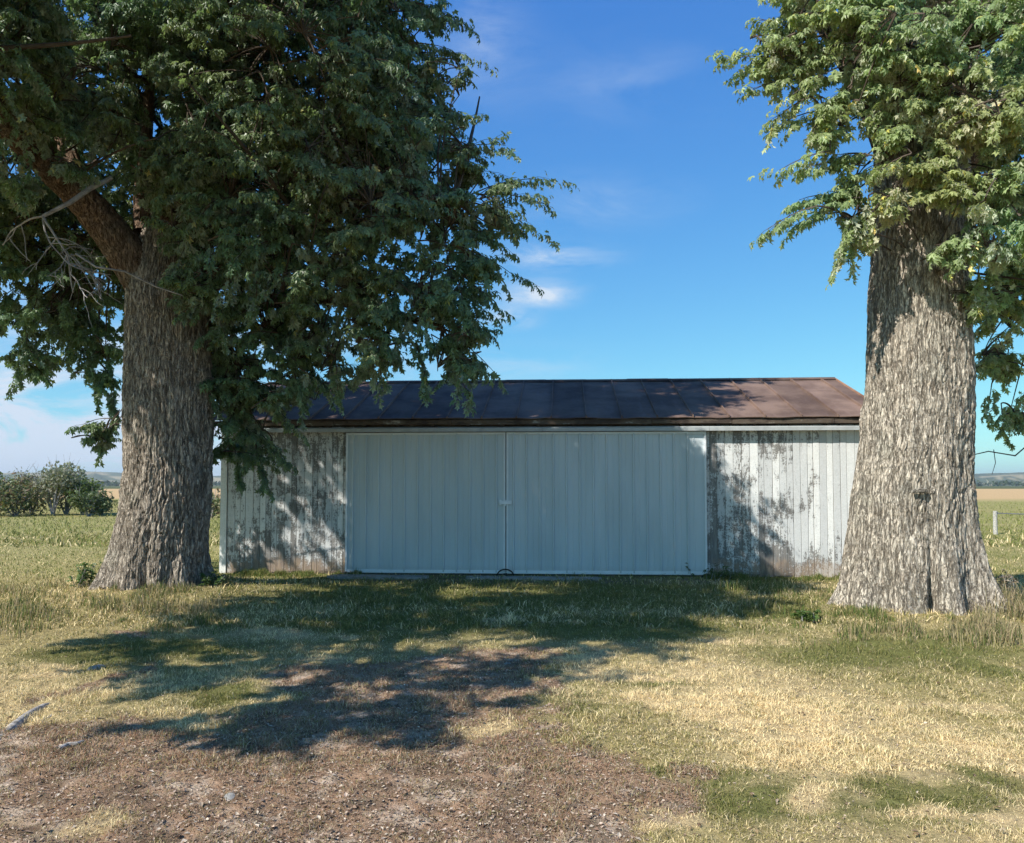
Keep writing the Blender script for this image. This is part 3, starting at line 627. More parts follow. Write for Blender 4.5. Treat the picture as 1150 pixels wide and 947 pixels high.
# ------------------------------------------------------------------ shed
DL = at(386.5, 643.5, 13.99); YAW = -math.atan2(.39, 6.21)
DW = 6.22
def shed():
    root = empty('machine_shed', (DL[0], DL[1], 0), YAW)
    tag(root, 'long low shed with peeling white board walls, wide steel sliding doors and rusty roof', 'shed')
    U0, U1, V0, V1 = -2.25, 9.12, .14, 5.35           # local x along the front, y into the depth
    TOP = 2.58
    rs = np.random.default_rng(3)
    def boards(u0, u1, v, name, axis='x', sign=1, peel=0.0, top=None, bright=1.0):
        m = Mesh(); u = u0
        while u < u1 - .01:
            w = min(rs.choice((.095, .105, .12, .14)), u1 - u); b = rs.random(); pe = (peel(u) if callable(peel) else peel) + rs.uniform(-.06, .06); off = rs.uniform(-.004, .004)
            zb = rs.uniform(-.03, .05); nz = 26; zt = (TOP if top is None else top((u + w / 2)))
            zz = np.linspace(zb, zt, nz); g_ = .0022
            rows = []
            for z in zz:
                e = rs.normal(0, .0006)
                rows.append([(u + g_, off + .004), (u + g_ + .004, off + e), (u + w - g_ - .004, off + e), (u + w - g_, off + .004)])
            V = np.array([[((a, v + sign * b_, z) if axis == 'x' else (v + sign * b_, a, z)) for a, b_ in r_] for r_, z in zip(rows, zz)])
            C = np.zeros(V.shape); C[..., 0] = b; C[..., 1] = pe + (.10 * smooth(1.0, .1, zz))[:, None] + (.05 * smooth(2.0, 2.5, zz))[:, None]; C[..., 2] = (smooth(.62, 0, zz))[:, None]
            i = np.arange(nz - 1)[:, None]; j = np.arange(3)[None]
            f = np.stack([i * 4 + j, i * 4 + j + 1, (i + 1) * 4 + j + 1, (i + 1) * 4 + j], -1).reshape(-1, 4)
            m.add(V.reshape(-1, 3), f, C.reshape(-1, 3)); u += w
        # backing wall with real thickness behind the boards
        if axis == 'x': m.box(u0, u1, min(v + sign * .012, v + sign * .06), max(v + sign * .012, v + sign * .06), .0, TOP, (.2, .6, .8))
        else: m.box(min(v + sign * .012, v + sign * .06), max(v + sign * .012, v + sign * .06), u0, u1, 0, TOP, (.2, .6, .8))
        return m.build(name, M['siding'], root)
    w1 = boards(U0 + .10, .12, V0, 'wall', peel=lambda u: .07 - .10 * (u < -1.7)); w1['label'] = 'heavily peeled board wall left of the doors'
    w2 = boards(DW - .12, U1 - .10, V0, 'wall', peel=lambda u: .09 - .085 * (u - DW)); w2['label'] = 'board wall right of the doors, less peeled towards its right end'
    m = Mesh(); m.box(.12, DW - .12, V0 + .02, V0 + .07, 0, TOP, (.2, .4, .4)); m.build('wall', M['siding'], root)['label'] = 'wall behind the sliding doors'
    ridge_v = (V0 + V1) / 2 + .05; RZ = 3.70; EZ = 2.70; EV = V0 - .20
    sl = (RZ - EZ) / (ridge_v - EV)
    for uu, sg in ((U0, 1), (U1, -1)):
        gt = lambda v_: EZ - .06 + sl * (min(v_, 2 * ridge_v - v_) - EV) - .05
        boards(V0 + .02, V1, uu, 'wall', axis='y', sign=sg, peel=-.05, top=gt)
    boards(U0, U1, V1, 'wall', sign=-1, peel=-.05)
    for a in (U0 - .02, U1 - .09):
        m = Mesh(); m.box(a, a + .11, V0 - .022, V0 + .10, .0, TOP, (.9, -.12, .15), jit=.003); m.build('corner_board', M['siding'], root)
    # roof: sheets with standing seams, slightly wavy lower edge
    m = Mesh(); u = U0 - .16; UE = U1 + .16; k = 0
    B_EV = 2 * ridge_v - EV
    while u < UE - .01:
        w = min(.60, UE - u); nu, nv = 7, 14; tone = rs.uniform(.78, 1.2)
        for side in (0, 1):
            us = np.linspace(u, u + w, nu); t = np.linspace(0, 1, nv); U_, T_ = np.meshgrid(us, t)
            lift = .010 * (fbm2(U_ * 1.7, T_ * 3 + side * 9, 1, 3, 2) - .5) * 2 + (1 - T_) ** 6 * .022 * (fbm2(U_ * 3.1, T_ * 0, 1, 3, 22) - .5) * 2
            vv = EV + (ridge_v - EV) * T_ - (.02 * (fbm2(U_ * 2.3, T_ * 0, 1, 2, 6) - .5) * 2) * (1 - T_) ** 4
            zz = EZ + (RZ - EZ) * T_ + lift + .025 * np.sin((U_ - U0) / (UE - U0) * np.pi) * 0
            if side: vv = 2 * ridge_v - vv
            V = np.stack([U_, vv, zz], -1).reshape(-1, 3); V2 = V - np.array((0, 0, .012))
            i = np.arange(nv - 1)[:, None]; j = np.arange(nu - 1)[None]
            f = np.stack([i * nu + j, i * nu + j + 1, (i + 1) * nu + j + 1, (i + 1) * nu + j], -1).reshape(-1, 4)
            f = f if not side else f[:, ::-1]
            m.add(V, f, (tone,) * 3); m.add(V2, f[:, ::-1], (tone * .8,) * 3)
            # lower lip
            e = np.concatenate([V[:nu], V2[:nu]]); jj = np.arange(nu - 1); ff = np.stack([jj, jj + nu, jj + nu + 1, jj + 1], -1)
            m.add(e, ff, (tone * .8,) * 3)
        u += w; k += 1
    # seams
    u = U0 - .16
    while u < UE + .01:
        for side in (0, 1):
            t = np.linspace(0, 1, 9); v_ = EV + (ridge_v - EV) * t; z_ = EZ + (RZ - EZ) * t
            if side: v_ = 2 * ridge_v - v_
            for q_ in range(8):
                a = np.array([(u - .011, v_[q_], z_[q_] - .004), (u + .011, v_[q_], z_[q_] - .004), (u + .008, v_[q_], z_[q_] + .042), (u - .008, v_[q_], z_[q_] + .042)])
                b = np.array([(u - .011, v_[q_ + 1], z_[q_ + 1] - .004), (u + .011, v_[q_ + 1], z_[q_ + 1] - .004), (u + .008, v_[q_ + 1], z_[q_ + 1] + .042), (u - .008, v_[q_ + 1], z_[q_ + 1] + .042)])
                m.add(np.concatenate([a, b]), np.array([(0, 1, 5, 4), (1, 2, 6, 5), (2, 3, 7, 6), (3, 0, 4, 7), (0, 3, 2, 1), (4, 5, 6, 7)]), (1.12, 1.1, 1.08))
        u += .60
    rf = m.build('roof', M['roof'], root)
    m = Mesh()
    for q_ in range(14):
        a = U0 - .17 + q_ * (UE - U0 + .18) / 14; b = a + (UE - U0 + .18) / 14
        dz = rs.uniform(-.006, .006)
        m.add([(a, ridge_v - .10, RZ - .018 + dz), (b, ridge_v - .10, RZ - .018 + dz), (b, ridge_v, RZ + .038 + dz), (a, ridge_v, RZ + .038 + dz), (b, ridge_v + .10, RZ - .018 + dz), (a, ridge_v + .10, RZ - .018 + dz)], np.array([(0, 1, 2, 3), (3, 2, 4, 5)]), (.8, .78, .78))
    m.build('ridge_cap', M['roof'], rf)
    for uu in (U0 - .165, UE + .001):   # rake trim, pale rusty
        m = Mesh()
        for side in (0, 1):
            v0, v1 = (EV, ridge_v) if not side else (2 * ridge_v - EV, ridge_v)
            m.add([(uu, v0, EZ - .07), (uu + .02, v0, EZ - .07), (uu + .02, v0, EZ + .03), (uu, v0, EZ + .03), (uu, v1, RZ - .07), (uu + .02, v1, RZ - .07), (uu + .02, v1, RZ + .03), (uu, v1, RZ + .03)],
                  np.array([(0, 1, 2, 3), (4, 7, 6, 5), (0, 4, 5, 1), (1, 5, 6, 2), (2, 6, 7, 3), (3, 7, 4, 0)]), (1.9, 1.6, 1.35))
        m.build('rake_trim', M['roof'], rf)
    # fascia of short weathered boards and rafter ends below the sheets
    m = Mesh(); u = U0 - .12
    while u < UE - .1:
        w = min(rs.uniform(1.2, 2.4), UE - .04 - u); dz = rs.uniform(-.012, .006)
        m.box(u + .003, u + w - .003, EV + .030, EV + .055, EZ - .10 + dz, EZ - .022, jit=.004); u += w
    u = U0 + .1
    while u < U1: m.box(u, u + .045, EV + .057, V0 + .02, EZ - .13, EZ - .02); u += .61
    m.box(U0, U1, V0 - .004, V0 + .09, TOP + .003, EZ + .02)
    m.build('fascia', M['fascia'], root)
    # sliding-door track with a boxed cover along the whole front
    m = Mesh(); TZ0, TZ1 = 2.475, 2.555
    pr = np.array([(V0 - .004, TZ1 + .01), (V0 - .13, TZ1), (V0 - .155, TZ1 - .02), (V0 - .155, TZ0), (V0 - .135, TZ0), (V0 - .135, TZ1 - .03), (V0 - .004, TZ1 - .02)])
    segs = np.linspace(U0 + .02, U1 - .02, 5)
    for a, b in zip(segs[:-1], segs[1:]):
        n = len(pr); V = np.concatenate([np.column_stack([np.full(n, a + .002), pr]), np.column_stack([np.full(n, b - .002), pr])])
        f = np.array([(i_, (i_ + 1) % n, n + (i_ + 1) % n, n + i_) for i_ in range(n)])
        m.add(V, f)
    tr = m.build('door_track', M['rail_paint'], root)
    # doors
    def door(u0, u1, nm, hasp_side):
        ZB, ZT = .035, 2.465; vf = V0 - .065
        m = Mesh(); us = [u0 + .03]; vs_ = [vf]; p = u0 + .10
        prof = [(u0 + .03, vf)]
        while p + .12 < u1 - .03:
            prof += [(p, vf), (p + .010, vf - .026), (p + .034, vf - .026), (p + .044, vf)]
            if p + .2286 < u1 - .06: prof += [(p + .115, vf), (p + .121, vf - .004), (p + .135, vf - .004), (p + .141, vf)]
            p += .2286
        prof.append((u1 - .03, vf)); prof = np.array(prof); n = len(prof); zz = np.linspace(ZB + .02, ZT - .02, 12)
        V = np.array([[(a, b + .004 * math.sin(z * 2.1 + a * 1.7) + .006 * math.sin(z * 5.3 + a * 4.1) * math.sin(a * 2.2), z) for a, b in prof] for z in zz])
        i = np.arange(len(zz) - 1)[:, None]; j = np.arange(n - 1)[None]
        f = np.stack([i * n + j, i * n + j + 1, (i + 1) * n + j + 1, (i + 1) * n + j], -1).reshape(-1, 4)
        m.add(V.reshape(-1, 3), f); m.box(u0 + .03, u1 - .03, vf + .010, vf + .035, ZB + .02, ZT - .02)
        d = m.build('door', M['door'], root)
        t = Mesh(); y0, y1 = vf - .028, vf + .04
        t.box(u0, u0 + .032, y0, y1, ZB, ZT); t.box(u1 - .032, u1, y0, y1, ZB, ZT)
        t.box(u0 + .034, u1 - .034, y0 + .002, y1, ZB, ZB + .055); t.box(u0 + .034, u1 - .034, y0 + .002, y1, ZT - .035, ZT)
        t.build('door_frame', M['white_trim'], d)
        h = Mesh()
        if hasp_side > 0:
            h.box(u1 - .10, u1 + .11, y0 - .034, y0 - .022, 1.225, 1.285); h.box(u1 - .10, u1 - .07, y0 - .022, y0, 1.21, 1.30); h.box(u1 - .012, u1 + .012, y0 - .04, y0 - .012, 1.20, 1.27, jit=.002)
            th = np.linspace(0, np.pi, 9); h.tube(np.stack([u1 + .018 * np.cos(th), np.full(9, y0 - .026), 1.27 + .03 * np.sin(th)], -1), .004, 6)
            h.build('hasp', M['bright_steel'], d)
        return d
    door(.0, 2.795, 'door', 1)['label'] = 'left sliding door carrying the latch'
    door(2.812, DW, 'door', 0)['label'] = 'right sliding door, the wider leaf'
    # floor guides: bent iron hoops at the foot of the doors
    for u in (2.80, .02, DW - .03):
        m = Mesh(); th = np.linspace(0, np.pi, 13); r_ = .15 if u > 1 and u < 4 else .08
        m.tube(np.stack([u + r_ * np.cos(th), np.full(13, V0 - .16), r_ * .9 * np.sin(th) - .02], -1), .013, 8)
        m.box(u - .03, u + .03, V0 - .2, V0 - .13, -.02, .045, jit=.004)
        m.build('door_guide', M['dark_iron'], root)
shed()
def slab(u, v, w, d, h, lab, ang):
    m = Mesh(); n = 22; th = np.linspace(0, 2 * np.pi, n, endpoint=False); rs = np.random.default_rng(int(u * 10) + 50)
    k = 1 / np.maximum(np.abs(np.cos(th)), np.abs(np.sin(th))) * .5 * rs.uniform(.9, 1.03, n)
    lo_ = np.stack([w * k * np.cos(th), d * k * np.sin(th), np.full(n, -.04)], -1); hi_ = lo_ * np.array((.985, .97, 0)) + np.array((0, 0, h))
    f = [np.array([(i_, (i_ + 1) % n, n + (i_ + 1) % n, n + i_) for i_ in range(n)]), (np.arange(n) + n)[None]]
    m.add(np.concatenate([lo_, hi_]), f)
    o = m.build('concrete_slab', M['concrete'], None); o.location = (u, v, float(gz(np.array([u]), np.array([v]))[0])); o.rotation_euler = (0, 0, YAW + ang)
    tag(o, lab, 'slab', 'worn concrete slabs at the doors')
slab(-2.25, 13.52, 1.7, .42, .035, 'worn concrete slab at the left end of the doors', .01)
slab(.35, 13.36, 2.3, .36, .03, 'worn concrete slab below the middle of the doors', -.02)

def haze():
    m = Mesh(); m.box(-7400, 7400, -700, 7400, -1.5, 130); hm = bpy.data.materials.new('haze'); hm.use_nodes = True; n = hm.node_tree.nodes; l = hm.node_tree.links
    n.remove(n['Principled BSDF']); v = n.new('ShaderNodeVolumePrincipled'); v.inputs['Density'].default_value = HAZE; v.inputs['Color'].default_value = (.82, .88, .95, 1); v.inputs['Anisotropy'].default_value = .2
    l.new(v.outputs[0], n['Material Output'].inputs['Volume']); tag(m.build('haze', hm, None), 'thin pale air fading the hills', 'haze', kind='stuff')
HAZE = 1.3e-4
haze()
# ------------------------------------------------------------------ shrubs and distant trees on the left
def shrub(px, Dp, h, w, col, lab, name='shrub', seedv=1, spire=0):
    c = at(px, 560, Dp); x, y = c[0], c[1]; rs = np.random.default_rng(seedv)
    root = empty(name, (x, y, 0)); tag(root, lab, 'shrub' if name == 'shrub' else 'tree', 'shrubs along the pasture edge')
    lm, tm = Mesh(), Mesh(); n = int(1500 * w * h / 9)
    nl = 7; cs = rs.uniform(-1, 1, (nl, 3)) * np.array((w * .36, w * .3, h * .28)) + np.array((0, 0, h * .5)); rsz = rs.uniform(.28, .48, nl) * min(w, h)
    if spire: cs = np.vstack([cs, [(0, 0, h * .8), (.1, 0, h * .95)]]); rsz = np.append(rsz, [w * .22, w * .12])
    P = []
    for c_, r_ in zip(cs, rsz):
        u = norm(rs.normal(0, 1, (int(n * (r_ ** 2) / (rsz ** 2).sum() * 2), 3))); P.append(c_ + u * r_ * (rs.random((len(u), 1)) ** .4) * (1 + .5 * (fbm(u * 3, 2, seedv) - .5))[:, None] * np.array((1, 1, .85)))
        tm.tube([(0, 0, -.1), c_ * np.array((.4, .4, .45)), c_], [.05, .035, .012], 5)
    P = np.concatenate(P); P = P[P[:, 2] > .05]; k = len(P)
    ax = norm(rs.normal(0, 1, (k, 3))); nr = norm(rs.normal(0, .6, (k, 3)) + np.array((0, 0, .6)))
    cl = np.array(col)[rs.integers(0, len(col), k)] * 2.2 * rs.uniform(.7, 1.3, (k, 1))
    L = LEAF * np.array((1, 1, 1)); a = ax; s = norm(np.cross(a, nr)); nn = np.cross(s, a); sz = rs.uniform(.10, .22, k)
    V = P[:, None] + sz[:, None, None] * (L[None, :, 0:1] * s[:, None] + L[None, :, 1:2] * a[:, None] + L[None, :, 2:3] * nn[:, None])
    lm.add(V.reshape(-1, 3), ((np.arange(k) * 11)[:, None, None] + LEAF_F[None]).reshape(-1, 3), np.repeat(cl, 11, 0))
    for q_ in range(10):
        d = norm(rs.normal(0, 1, 3) * np.array((.5, .3, 0)) + np.array((0, 0, 1.))); tm.tube([cs[q_ % nl], cs[q_ % nl] + d * h * .3, cs[q_ % nl] + d * h * .5 * rs.uniform(.8, 1.1)], [.012, .008, .004], 4)
    lm.build('foliage', M['shrub_leaf'], root); tm.build('stem', M['bare_twig'], root)
GRN = [(.055, .075, .030), (.08, .10, .04), (.045, .06, .028)]; GRY = [(.12, .13, .085), (.09, .10, .065), (.16, .15, .11)]; RED = [(.13, .085, .055), (.13, .12, .055), (.09, .095, .045)]; LIM = [(.16, .19, .055), (.10, .13, .04)]
shrub(18, 40, 1.9, 2.6, RED + GRN, 'rusty brown bush at the left edge of the hedgerow', seedv=2)
shrub(36, 42, 2.5, 1.7, GRY + RED, 'grey green bush with a yellowing top behind the left lawn', seedv=3)
shrub(-20, 41, 2.4, 2.6, GRY + GRN, 'mixed bush mostly cut off by the left frame', seedv=12)
shrub(60, 41, 2.6, 1.9, GRY, 'greyish loose bush in the middle of the hedgerow', seedv=4)
shrub(74, 43, 2.75, 1.9, GRN + GRY, 'tallest dark green bush with thin bare twigs on top', seedv=5, spire=1)
shrub(93, 42, 2.3, 1.6, LIM + GRN, 'bright yellow green bush right of the tallest one', seedv=6)
shrub(100, 40, 1.3, 2.0, GRN, 'low dark bush in front at the right end of the hedgerow', seedv=7)
shrub(113, 41, 1.35, 1.3, GRN, 'small dark round bush nearest the left maple trunk', seedv=8)
shrub(237, 38, 1.2, 1.0, RED + GRN, 'small bush in the gap between left maple and shed', seedv=9)
def woods():
    m = Mesh(); rs = np.random.default_rng(8); n = 30000
    th = np.radians(rs.uniform(-50, 50, n)); D = rs.uniform(1300, 2300, n) ; keep = fbm2(th * 26, D * .004, 1, 3, 6) > .47; th, D = th[keep], D[keep]; n = len(th)
    z = rs.random(n) ** .8 * (5 + 4 * fbm2(th * 120, D * .01, 1, 3, 9)); P = np.stack([D * np.sin(th), D * np.cos(th), z], -1)
    k = rs.uniform(2, 4.5, n); tri = rs.normal(0, 1, (n, 3, 3)); tri = norm(tri) * k[:, None, None]; V = P[:, None] + tri
    c = np.array((.05, .075, .032)) * rs.uniform(.6, 1.5, (n, 1)); m.add(V.reshape(-1, 3), np.arange(n * 3).reshape(-1, 3), np.repeat(c, 3, 0))
    tag(m.build('distant_woods', M['shrub_leaf'], None), 'dark tree belts between the ripe field and the hills', 'woods', kind='stuff')
woods()

# ------------------------------------------------------------------ fence post on the right
def post(px, py, lab, h=.72):
    x, y = on_ground(px, py); root = empty('fence_post', (x, y, 0)); tag(root, lab, 'post', 'posts of the pasture fence')
    m = Mesh(); m.tube([(0, 0, -.1), (0, 0, h * .5), (.005, 0, h), (.005, 0, h + .012)], [.065, .062, .06, .045], 12); m.build('post', M['post_wood'], root)
    m = Mesh(); m.tube([(.1, 0, h - .09), (.1, .02, h - .02)], .012, 5); m.build('staple', M['wire'], root)
    return x, y, h
a = post(1118, 600, 'pale wooden fence post standing in the pasture right of the right maple')
b_ = post(1230, 601, 'pale wooden fence post beyond the right edge of the view')
m = Mesh()
for dz in (.06,):
    t = np.linspace(0, 1, 9); m.tube(np.stack([a[0] + (b_[0] - a[0]) * t, a[1] + (b_[1] - a[1]) * t, a[2] - dz - .03 * np.sin(t * np.pi)], -1), .018, 5)
tag(m.build('fence_wire', M['wire'], None), 'single top cable running right from the pale fence post', 'wire')

# ------------------------------------------------------------------ grass, weeds, litter
def blades(m, x, y, h, w, col, lean=.6, rs=RNG):
    n = len(x); z = gz(x, y) - .005 + micro(x, y)
    a = rs.uniform(0, 2 * np.pi, n); dx, dy = np.cos(a), np.sin(a); ln = rs.normal(0, lean, n) * h; la = rs.uniform(0, 2 * np.pi, n); lx, ly = np.cos(la) * ln, np.sin(la) * ln
    B = np.stack([x, y, z], -1); s = np.stack([dx * w, dy * w, 0 * w], -1) * .5
    mid = B + np.stack([lx * .35, ly * .35, h * .6], -1); tip = B + np.stack([lx, ly, h * (1 - .2 * np.minimum(1, np.abs(ln) / np.maximum(h, 1e-6)))], -1)
    V = np.stack([B - s, B + s, mid + s * .7, tip, mid - s * .7], 1)
    i = np.arange(n)[:, None] * 5
    m.add(V.reshape(-1, 3), [i + np.array([[0, 1, 2, 4]]), i + np.array([[4, 2, 3]])], np.repeat(col, 5, 0))
def scatter(n, d0, d1, power=1.0, half=47):
    n = int(n * 1.3); d0 = d0 * .8
    D = d0 * (d1 / d0) ** (RNG.random(n) ** power); th = np.radians(RNG.uniform(-half, half, n)); return D * np.tan(th), D
def in_shed(x, y):
    c, s = math.cos(-YAW), math.sin(-YAW); u = (x - DL[0]) * c - (y - DL[1]) * s; v = (x - DL[0]) * s + (y - DL[1]) * c
    return (u > -2.3) & (u < 9.2) & (v > .02) & (v < 5.5)
GC = dict(green=np.array((.165, .172, .055)), gold=np.array((.84, .68, .39)), brown=np.array((.36, .215, .135)), olive=np.array((.30, .265, .098)))
def turf():
    m = Mesh()
    for n0, d0, d1, hh, ww in ((300000, 2.6, 6.0, .019, .0030), (250000, 5.5, 11.5, .026, .0046), (130000, 11, 26, .045, .011), (60000, 25, 75, .10, .03)):
        x, y = scatter(n0, d0, d1); n = len(x); g, b, gr, far = patches(x, y)
        ok = ~in_shed(x, y) & (np.hypot(x - TREE_L[0], y - TREE_L[1]) > .66) & (np.hypot(x - TREE_R[0], y - TREE_R[1]) > .7)
        ok &= RNG.random(n) < (1 - .05 * b)
        clump = fbm2(x, y, 9, 2, 55); ok &= RNG.random(n) < smooth(.2, .55, clump) + .25
        x, y, g, b, gr, far = (q_[ok] for q_ in (x, y, g, b, gr, far)); n = len(x); r = RNG.random(n)
        col = np.where((r < g * 1.05)[:, None], GC['gold'], np.where((r < g * 1.05 + gr * .68)[:, None], GC['green'], GC['olive']))
        rb = RNG.random(n) < b * .86; col = np.where(rb[:, None], np.where((RNG.random(n) < .34)[:, None], np.array((.52, .41, .29)), np.where((RNG.random(n) < .25)[:, None], np.array((.15, .13, .07)), GC['brown'])), col)
        pale = RNG.random(n) < .10 * (1 - far); col = np.where(pale[:, None], np.array((.45, .38, .22)), col)
        fg = far * (RNG.random(n) < .5); col = np.where((fg > .5)[:, None], np.array((.17, .20, .06)), col)
        vr = (1 - .6 * smooth(14, 30, y))[:, None]; col = col * (1 + (RNG.uniform(.7, 1.35, (n, 1)) - 1) * vr); fb_ = smooth(20, 34, y)[:, None] * .75; col = col * (1 - fb_) + np.array((.25, .265, .085)) * fb_; h = hh * 1.15 * RNG.uniform(.4, 1.5, n) * (1 - .10 * b) * (1 + .2 * gr) * (.6 + .8 * smooth(.35, .75, fbm2(x, y, 5, 2, 57)))
        blades(m, x, y, h, ww * RNG.uniform(.7, 1.4, n), col, 1.3)
    # taller growth along the wall and round the trunks
    def tall(n, fx, fy, h, cols, w=.008, lean=.35):
        x, y = fx(n), fy(n); ok = ~in_shed(x, y) & (np.hypot(x - TREE_L[0], y - TREE_L[1]) > .62) & (np.hypot(x - TREE_R[0], y - TREE_R[1]) > .66); x, y = x[ok], y[ok]; cf = fbm2(x, y, 3.2, 3, 83); ok = RNG.random(len(x)) < smooth(.36, .62, cf); x, y, cf = x[ok], y[ok], cf[ok]; n = len(x); h = h * (.3 + 1.1 * smooth(.4, .8, cf))
        c = np.array(cols)[RNG.integers(0, len(cols), n)] * RNG.uniform(.7, 1.3, (n, 1)); blades(m, x, y, h * RNG.uniform(.35, 1.1, n), w * RNG.uniform(.6, 1.3, n), c, lean)
    gcol = [(.10, .15, .04), (.14, .18, .05), (.30, .26, .11)]; dcol = [(.38, .31, .17), (.30, .26, .13), (.14, .16, .06), (.44, .35, .22)]
    U = RNG.uniform
    tall(9000, lambda n: U(-5.3, -2.6, n), lambda n: 14.05 + RNG.normal(0, .10, n) - .15, .12, gcol)
    tall(9000, lambda n: U(3.2, 6.2, n), lambda n: 13.45 + RNG.normal(0, .14, n) - .1, .14, gcol)
    for c, rr in ((TREE_L, .95), (TREE_R, 1.0)):
        st = {}
        def fx(n, c=c, rr=rr): st['a'] = U(0, 2 * np.pi, n); st['r'] = rr * (1 + RNG.normal(0, .18, n)); return c[0] + st['r'] * np.cos(st['a'])
        def fy(n, c=c): return c[1] + st['r'] * np.sin(st['a'])
        tall(7000, fx, fy, .12, gcol + dcol)
    def cl(px, py, sx, sy, n, h, cols):
        c = on_ground(px, py); tall(n, lambda k: c[0] + RNG.normal(0, sx, k), lambda k: c[1] + RNG.normal(0, sy, k), h, cols, .009, .4)
    cl(40, 690, 1.0, .8, 4200, .17, dcol + gcol); cl(75, 690, .6, .5, 1500, .14, dcol + gcol); cl(15, 670, .9, .8, 2500, .16, dcol + gcol)
    cl(150, 700, .7, .3, 3500, .10, gcol + dcol); cl(205, 690, .3, .25, 2200, .15, dcol); cl(240, 700, .3, .3, 1200, .10, gcol)
    cl(900, 680, .5, .5, 2600, .14, gcol + dcol); cl(960, 700, .4, .3, 2200, .13, gcol); cl(1000, 715, .6, .3, 2200, .12, gcol + dcol); cl(1100, 715, .4, .3, 2500, .22, dcol); cl(1135, 700, .3, .5, 2500, .34, dcol); cl(870, 665, .4, .4, 2000, .16, gcol)
    tag(m.build('grass', M['blade'], None), 'short dry and green grass over the yard, taller at trunks and walls', 'grass', kind='stuff')
turf()
def litter():
    m = Mesh(); n = 110000; x, y = scatter(n, 2.7, 9.5); n = len(x); g, b, gr, far = patches(x, y)
    ok = RNG.random(n) < (.10 + .9 * b); x, y = x[ok], y[ok]; b = b[ok]; n = len(x)
    z = gz(x, y) + micro(x, y) + .004
    s = .003 + .009 * RNG.random(n) ** 1.6 * np.where(RNG.random(n) < .06, 1.7, 1.0); a = RNG.uniform(0, 2 * np.pi, n)
    A = np.stack([np.cos(a), np.sin(a), RNG.uniform(-.4, .4, n)], -1); Bq = np.stack([-np.sin(a), np.cos(a), RNG.uniform(-.4, .4, n)], -1); P = np.stack([x, y, z], -1); up = np.array((0, 0, 1.))
    c1 = s[:, None]
    V = np.stack([P - A * c1, P + Bq * c1 * .6 + up * c1 * .5, P + A * c1 * RNG.uniform(.8, 1.3, (n, 1)) + up * c1 * .25, P - Bq * c1 * .6 + up * c1 * .35], 1)
    pal = np.array([(.50, .39, .29), (.38, .27, .19), (.24, .16, .115), (.66, .56, .44), (.13, .085, .06), (.30, .21, .15), (.55, .43, .34)]); c = pal[RNG.integers(0, len(pal), n)] * RNG.uniform(.75, 1.2, (n, 1))
    i = np.arange(n)[:, None] * 4; m.add(V.reshape(-1, 3), [i + np.array([[0, 1, 2]]), i + np.array([[0, 2, 3]])], np.repeat(c, 4, 0))
    tag(m.build('leaf_litter', M['blade'], None), 'curled dry leaf fragments strewn over the bare brown ground', 'litter', kind='stuff')
litter()
def fallen():
    m = Mesh(); n = 800; x, y = scatter(n, 2.8, 12); n = len(x); P = np.stack([x, y, gz(x, y) + micro(x, y) + .02], -1)
    ax = norm(np.column_stack([RNG.normal(0, 1, (n, 2)), RNG.normal(0, .25, n)])); nr = norm(np.column_stack([RNG.normal(0, .4, (n, 2)), np.ones(n)]))
    pal = np.array([(.34, .22, .11), (.44, .32, .18), (.24, .15, .09), (.40, .30, .15), (.50, .40, .27)]); put_leaves(m, P, ax, nr, RNG.uniform(.018, .036, n), pal[RNG.integers(0, 5, n)])
    tag(m.build('fallen_leaves', M['shrub_leaf'], None), 'scattered dry maple leaves lying on the grass', 'leaves', kind='stuff')
fallen()
def weeds(px, py, n, h, lab, seedv, col):
    rs = np.random.default_rng(seedv); x, y = on_ground(px, py); z = float(gz(np.array([x]), np.array([y]))[0]); root = empty('weed', (x, y, z)); tag(root, lab, 'weed', 'leafy weeds round the yard')
    sm, lm = Mesh(), Mesh()
    for k in range(n):
        b = np.append(rs.normal(0, .10, 2), 0); d = norm(np.append(rs.normal(0, .35, 2), 1)); hh = h * rs.uniform(.6, 1.1); t = np.linspace(0, 1, 6)[:, None]; pts = b + d * hh * t + np.array((.05, 0, 0)) * t ** 2 * hh
        sm = Mesh(); sm.tube(pts, np.linspace(.005, .002, 6), 4); sm.build('stem', M['bare_twig'], root)
        q_ = rs.integers(8, 15); tt = rs.uniform(.2, 1, (q_, 1)); P = b + d * hh * tt; ax = norm(np.column_stack([rs.normal(0, 1, (q_, 2)), rs.uniform(-.1, .6, q_)])); nr = norm(np.column_stack([rs.normal(0, .3, (q_, 2)), np.ones(q_)]))
        put_leaves(lm, P, ax, nr, rs.uniform(.05, .10, q_), np.array(col) * rs.uniform(.7, 1.3, (q_, 1)))
    lm.build('foliage', M['shrub_leaf'], root)
weeds(97, 668, 14, .34, 'bright green leafy weed against the left maple trunk', 1, (.12, .19, .05))
weeds(235, 668, 9, .2, 'low green weed in the shade right of the left trunk', 2, (.10, .16, .045))
weeds(800, 652, 8, .3, 'leafy weed at the foot of the right wall beside the doors', 3, (.09, .13, .045))
weeds(905, 700, 7, .13, 'small green weed in grass left of the right maple', 4, (.12, .19, .05))
weeds(1130, 690, 10, .5, 'tall dried weed right of the right maple roots', 5, (.28, .22, .15))
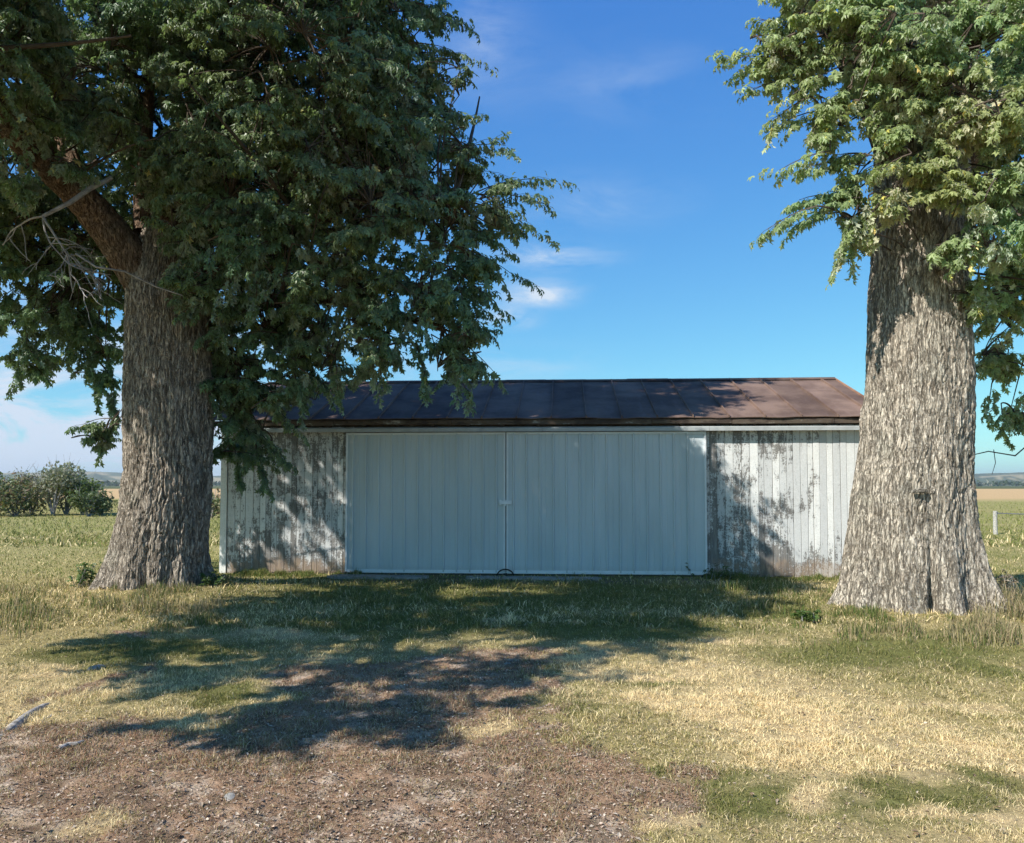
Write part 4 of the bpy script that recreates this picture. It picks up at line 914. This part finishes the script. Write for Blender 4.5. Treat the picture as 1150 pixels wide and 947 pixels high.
# exposed root and stones near the left edge
def lump_root():
    rs = np.random.default_rng(4); m = Mesh(); p = [on_ground(px, py) for px, py in ((-8, 838), (12, 822), (30, 808), (50, 796), (74, 788))]
    P = [(a[0], a[1], z) for a, z in zip(p, (.0, .015, .02, .015, -.02))]; bark_tube(m, P, [.03, .032, .03, .025, .012], 36, .012, depth=.014, seed=8)
    p = [on_ground(px, py) for px, py in ((28, 826), (45, 815), (62, 806), (80, 796))]; P = [(a[0], a[1], z) for a, z in zip(p, (-.02, .012, .012, -.03))]; bark_tube(m, P, [.014, .02, .02, .01], 30, .012, depth=.01, seed=9)
    x, y = on_ground(30, 815); r_ = empty('exposed_root', (x, y, 0)); tag(r_, 'weathered grey root lying bare on the ground at the left edge', 'root'); under(r_, m, 'wood', M['root_wood'], True)
lump_root()
def stone(px, py, s, lab, sd_):
    import bmesh
    x, y = on_ground(px, py); bm = bmesh.new(); bmesh.ops.create_icosphere(bm, subdivisions=3, radius=1)
    V = np.array([v.co[:] for v in bm.verts]); d = 1 + .55 * (fbm(V * 1.6 + sd_, 3, sd_) - .5)
    for v, k in zip(bm.verts, d): v.co = (v.co.x * k * s, v.co.y * k * s * .7, v.co.z * k * s * .42)
    me = bpy.data.meshes.new('stone'); bm.to_mesh(me); bm.free(); me.materials.append(M['concrete']); o = bpy.data.objects.new('stone', me); COL.objects.link(o)
    o.location = (x, y, float(gz(np.array([x]), np.array([y]))[0]) + s * .1); o.rotation_euler = (0, 0, sd_)
    tag(o, lab, 'stone', 'small stones on the bare ground')
stone(108, 752, .075, 'pale stone on the dry grass below the left maple', 1)
stone(258, 898, .045, 'small pale stone low on the brown ground', 2)
stone(570, 745, .03, 'tiny white stone in the tree shadow', 3)
m = Mesh(); p = [on_ground(px, py) for px, py in ((66, 846), (76, 842), (86, 841), (94, 838))]
m.tube([(a[0], a[1], .03) for a in p], [.010, .014, .012, .008], 8)
tag(m.build('stick', M['root_wood'], None), 'short broken stick on brown ground near the left edge', 'stick')
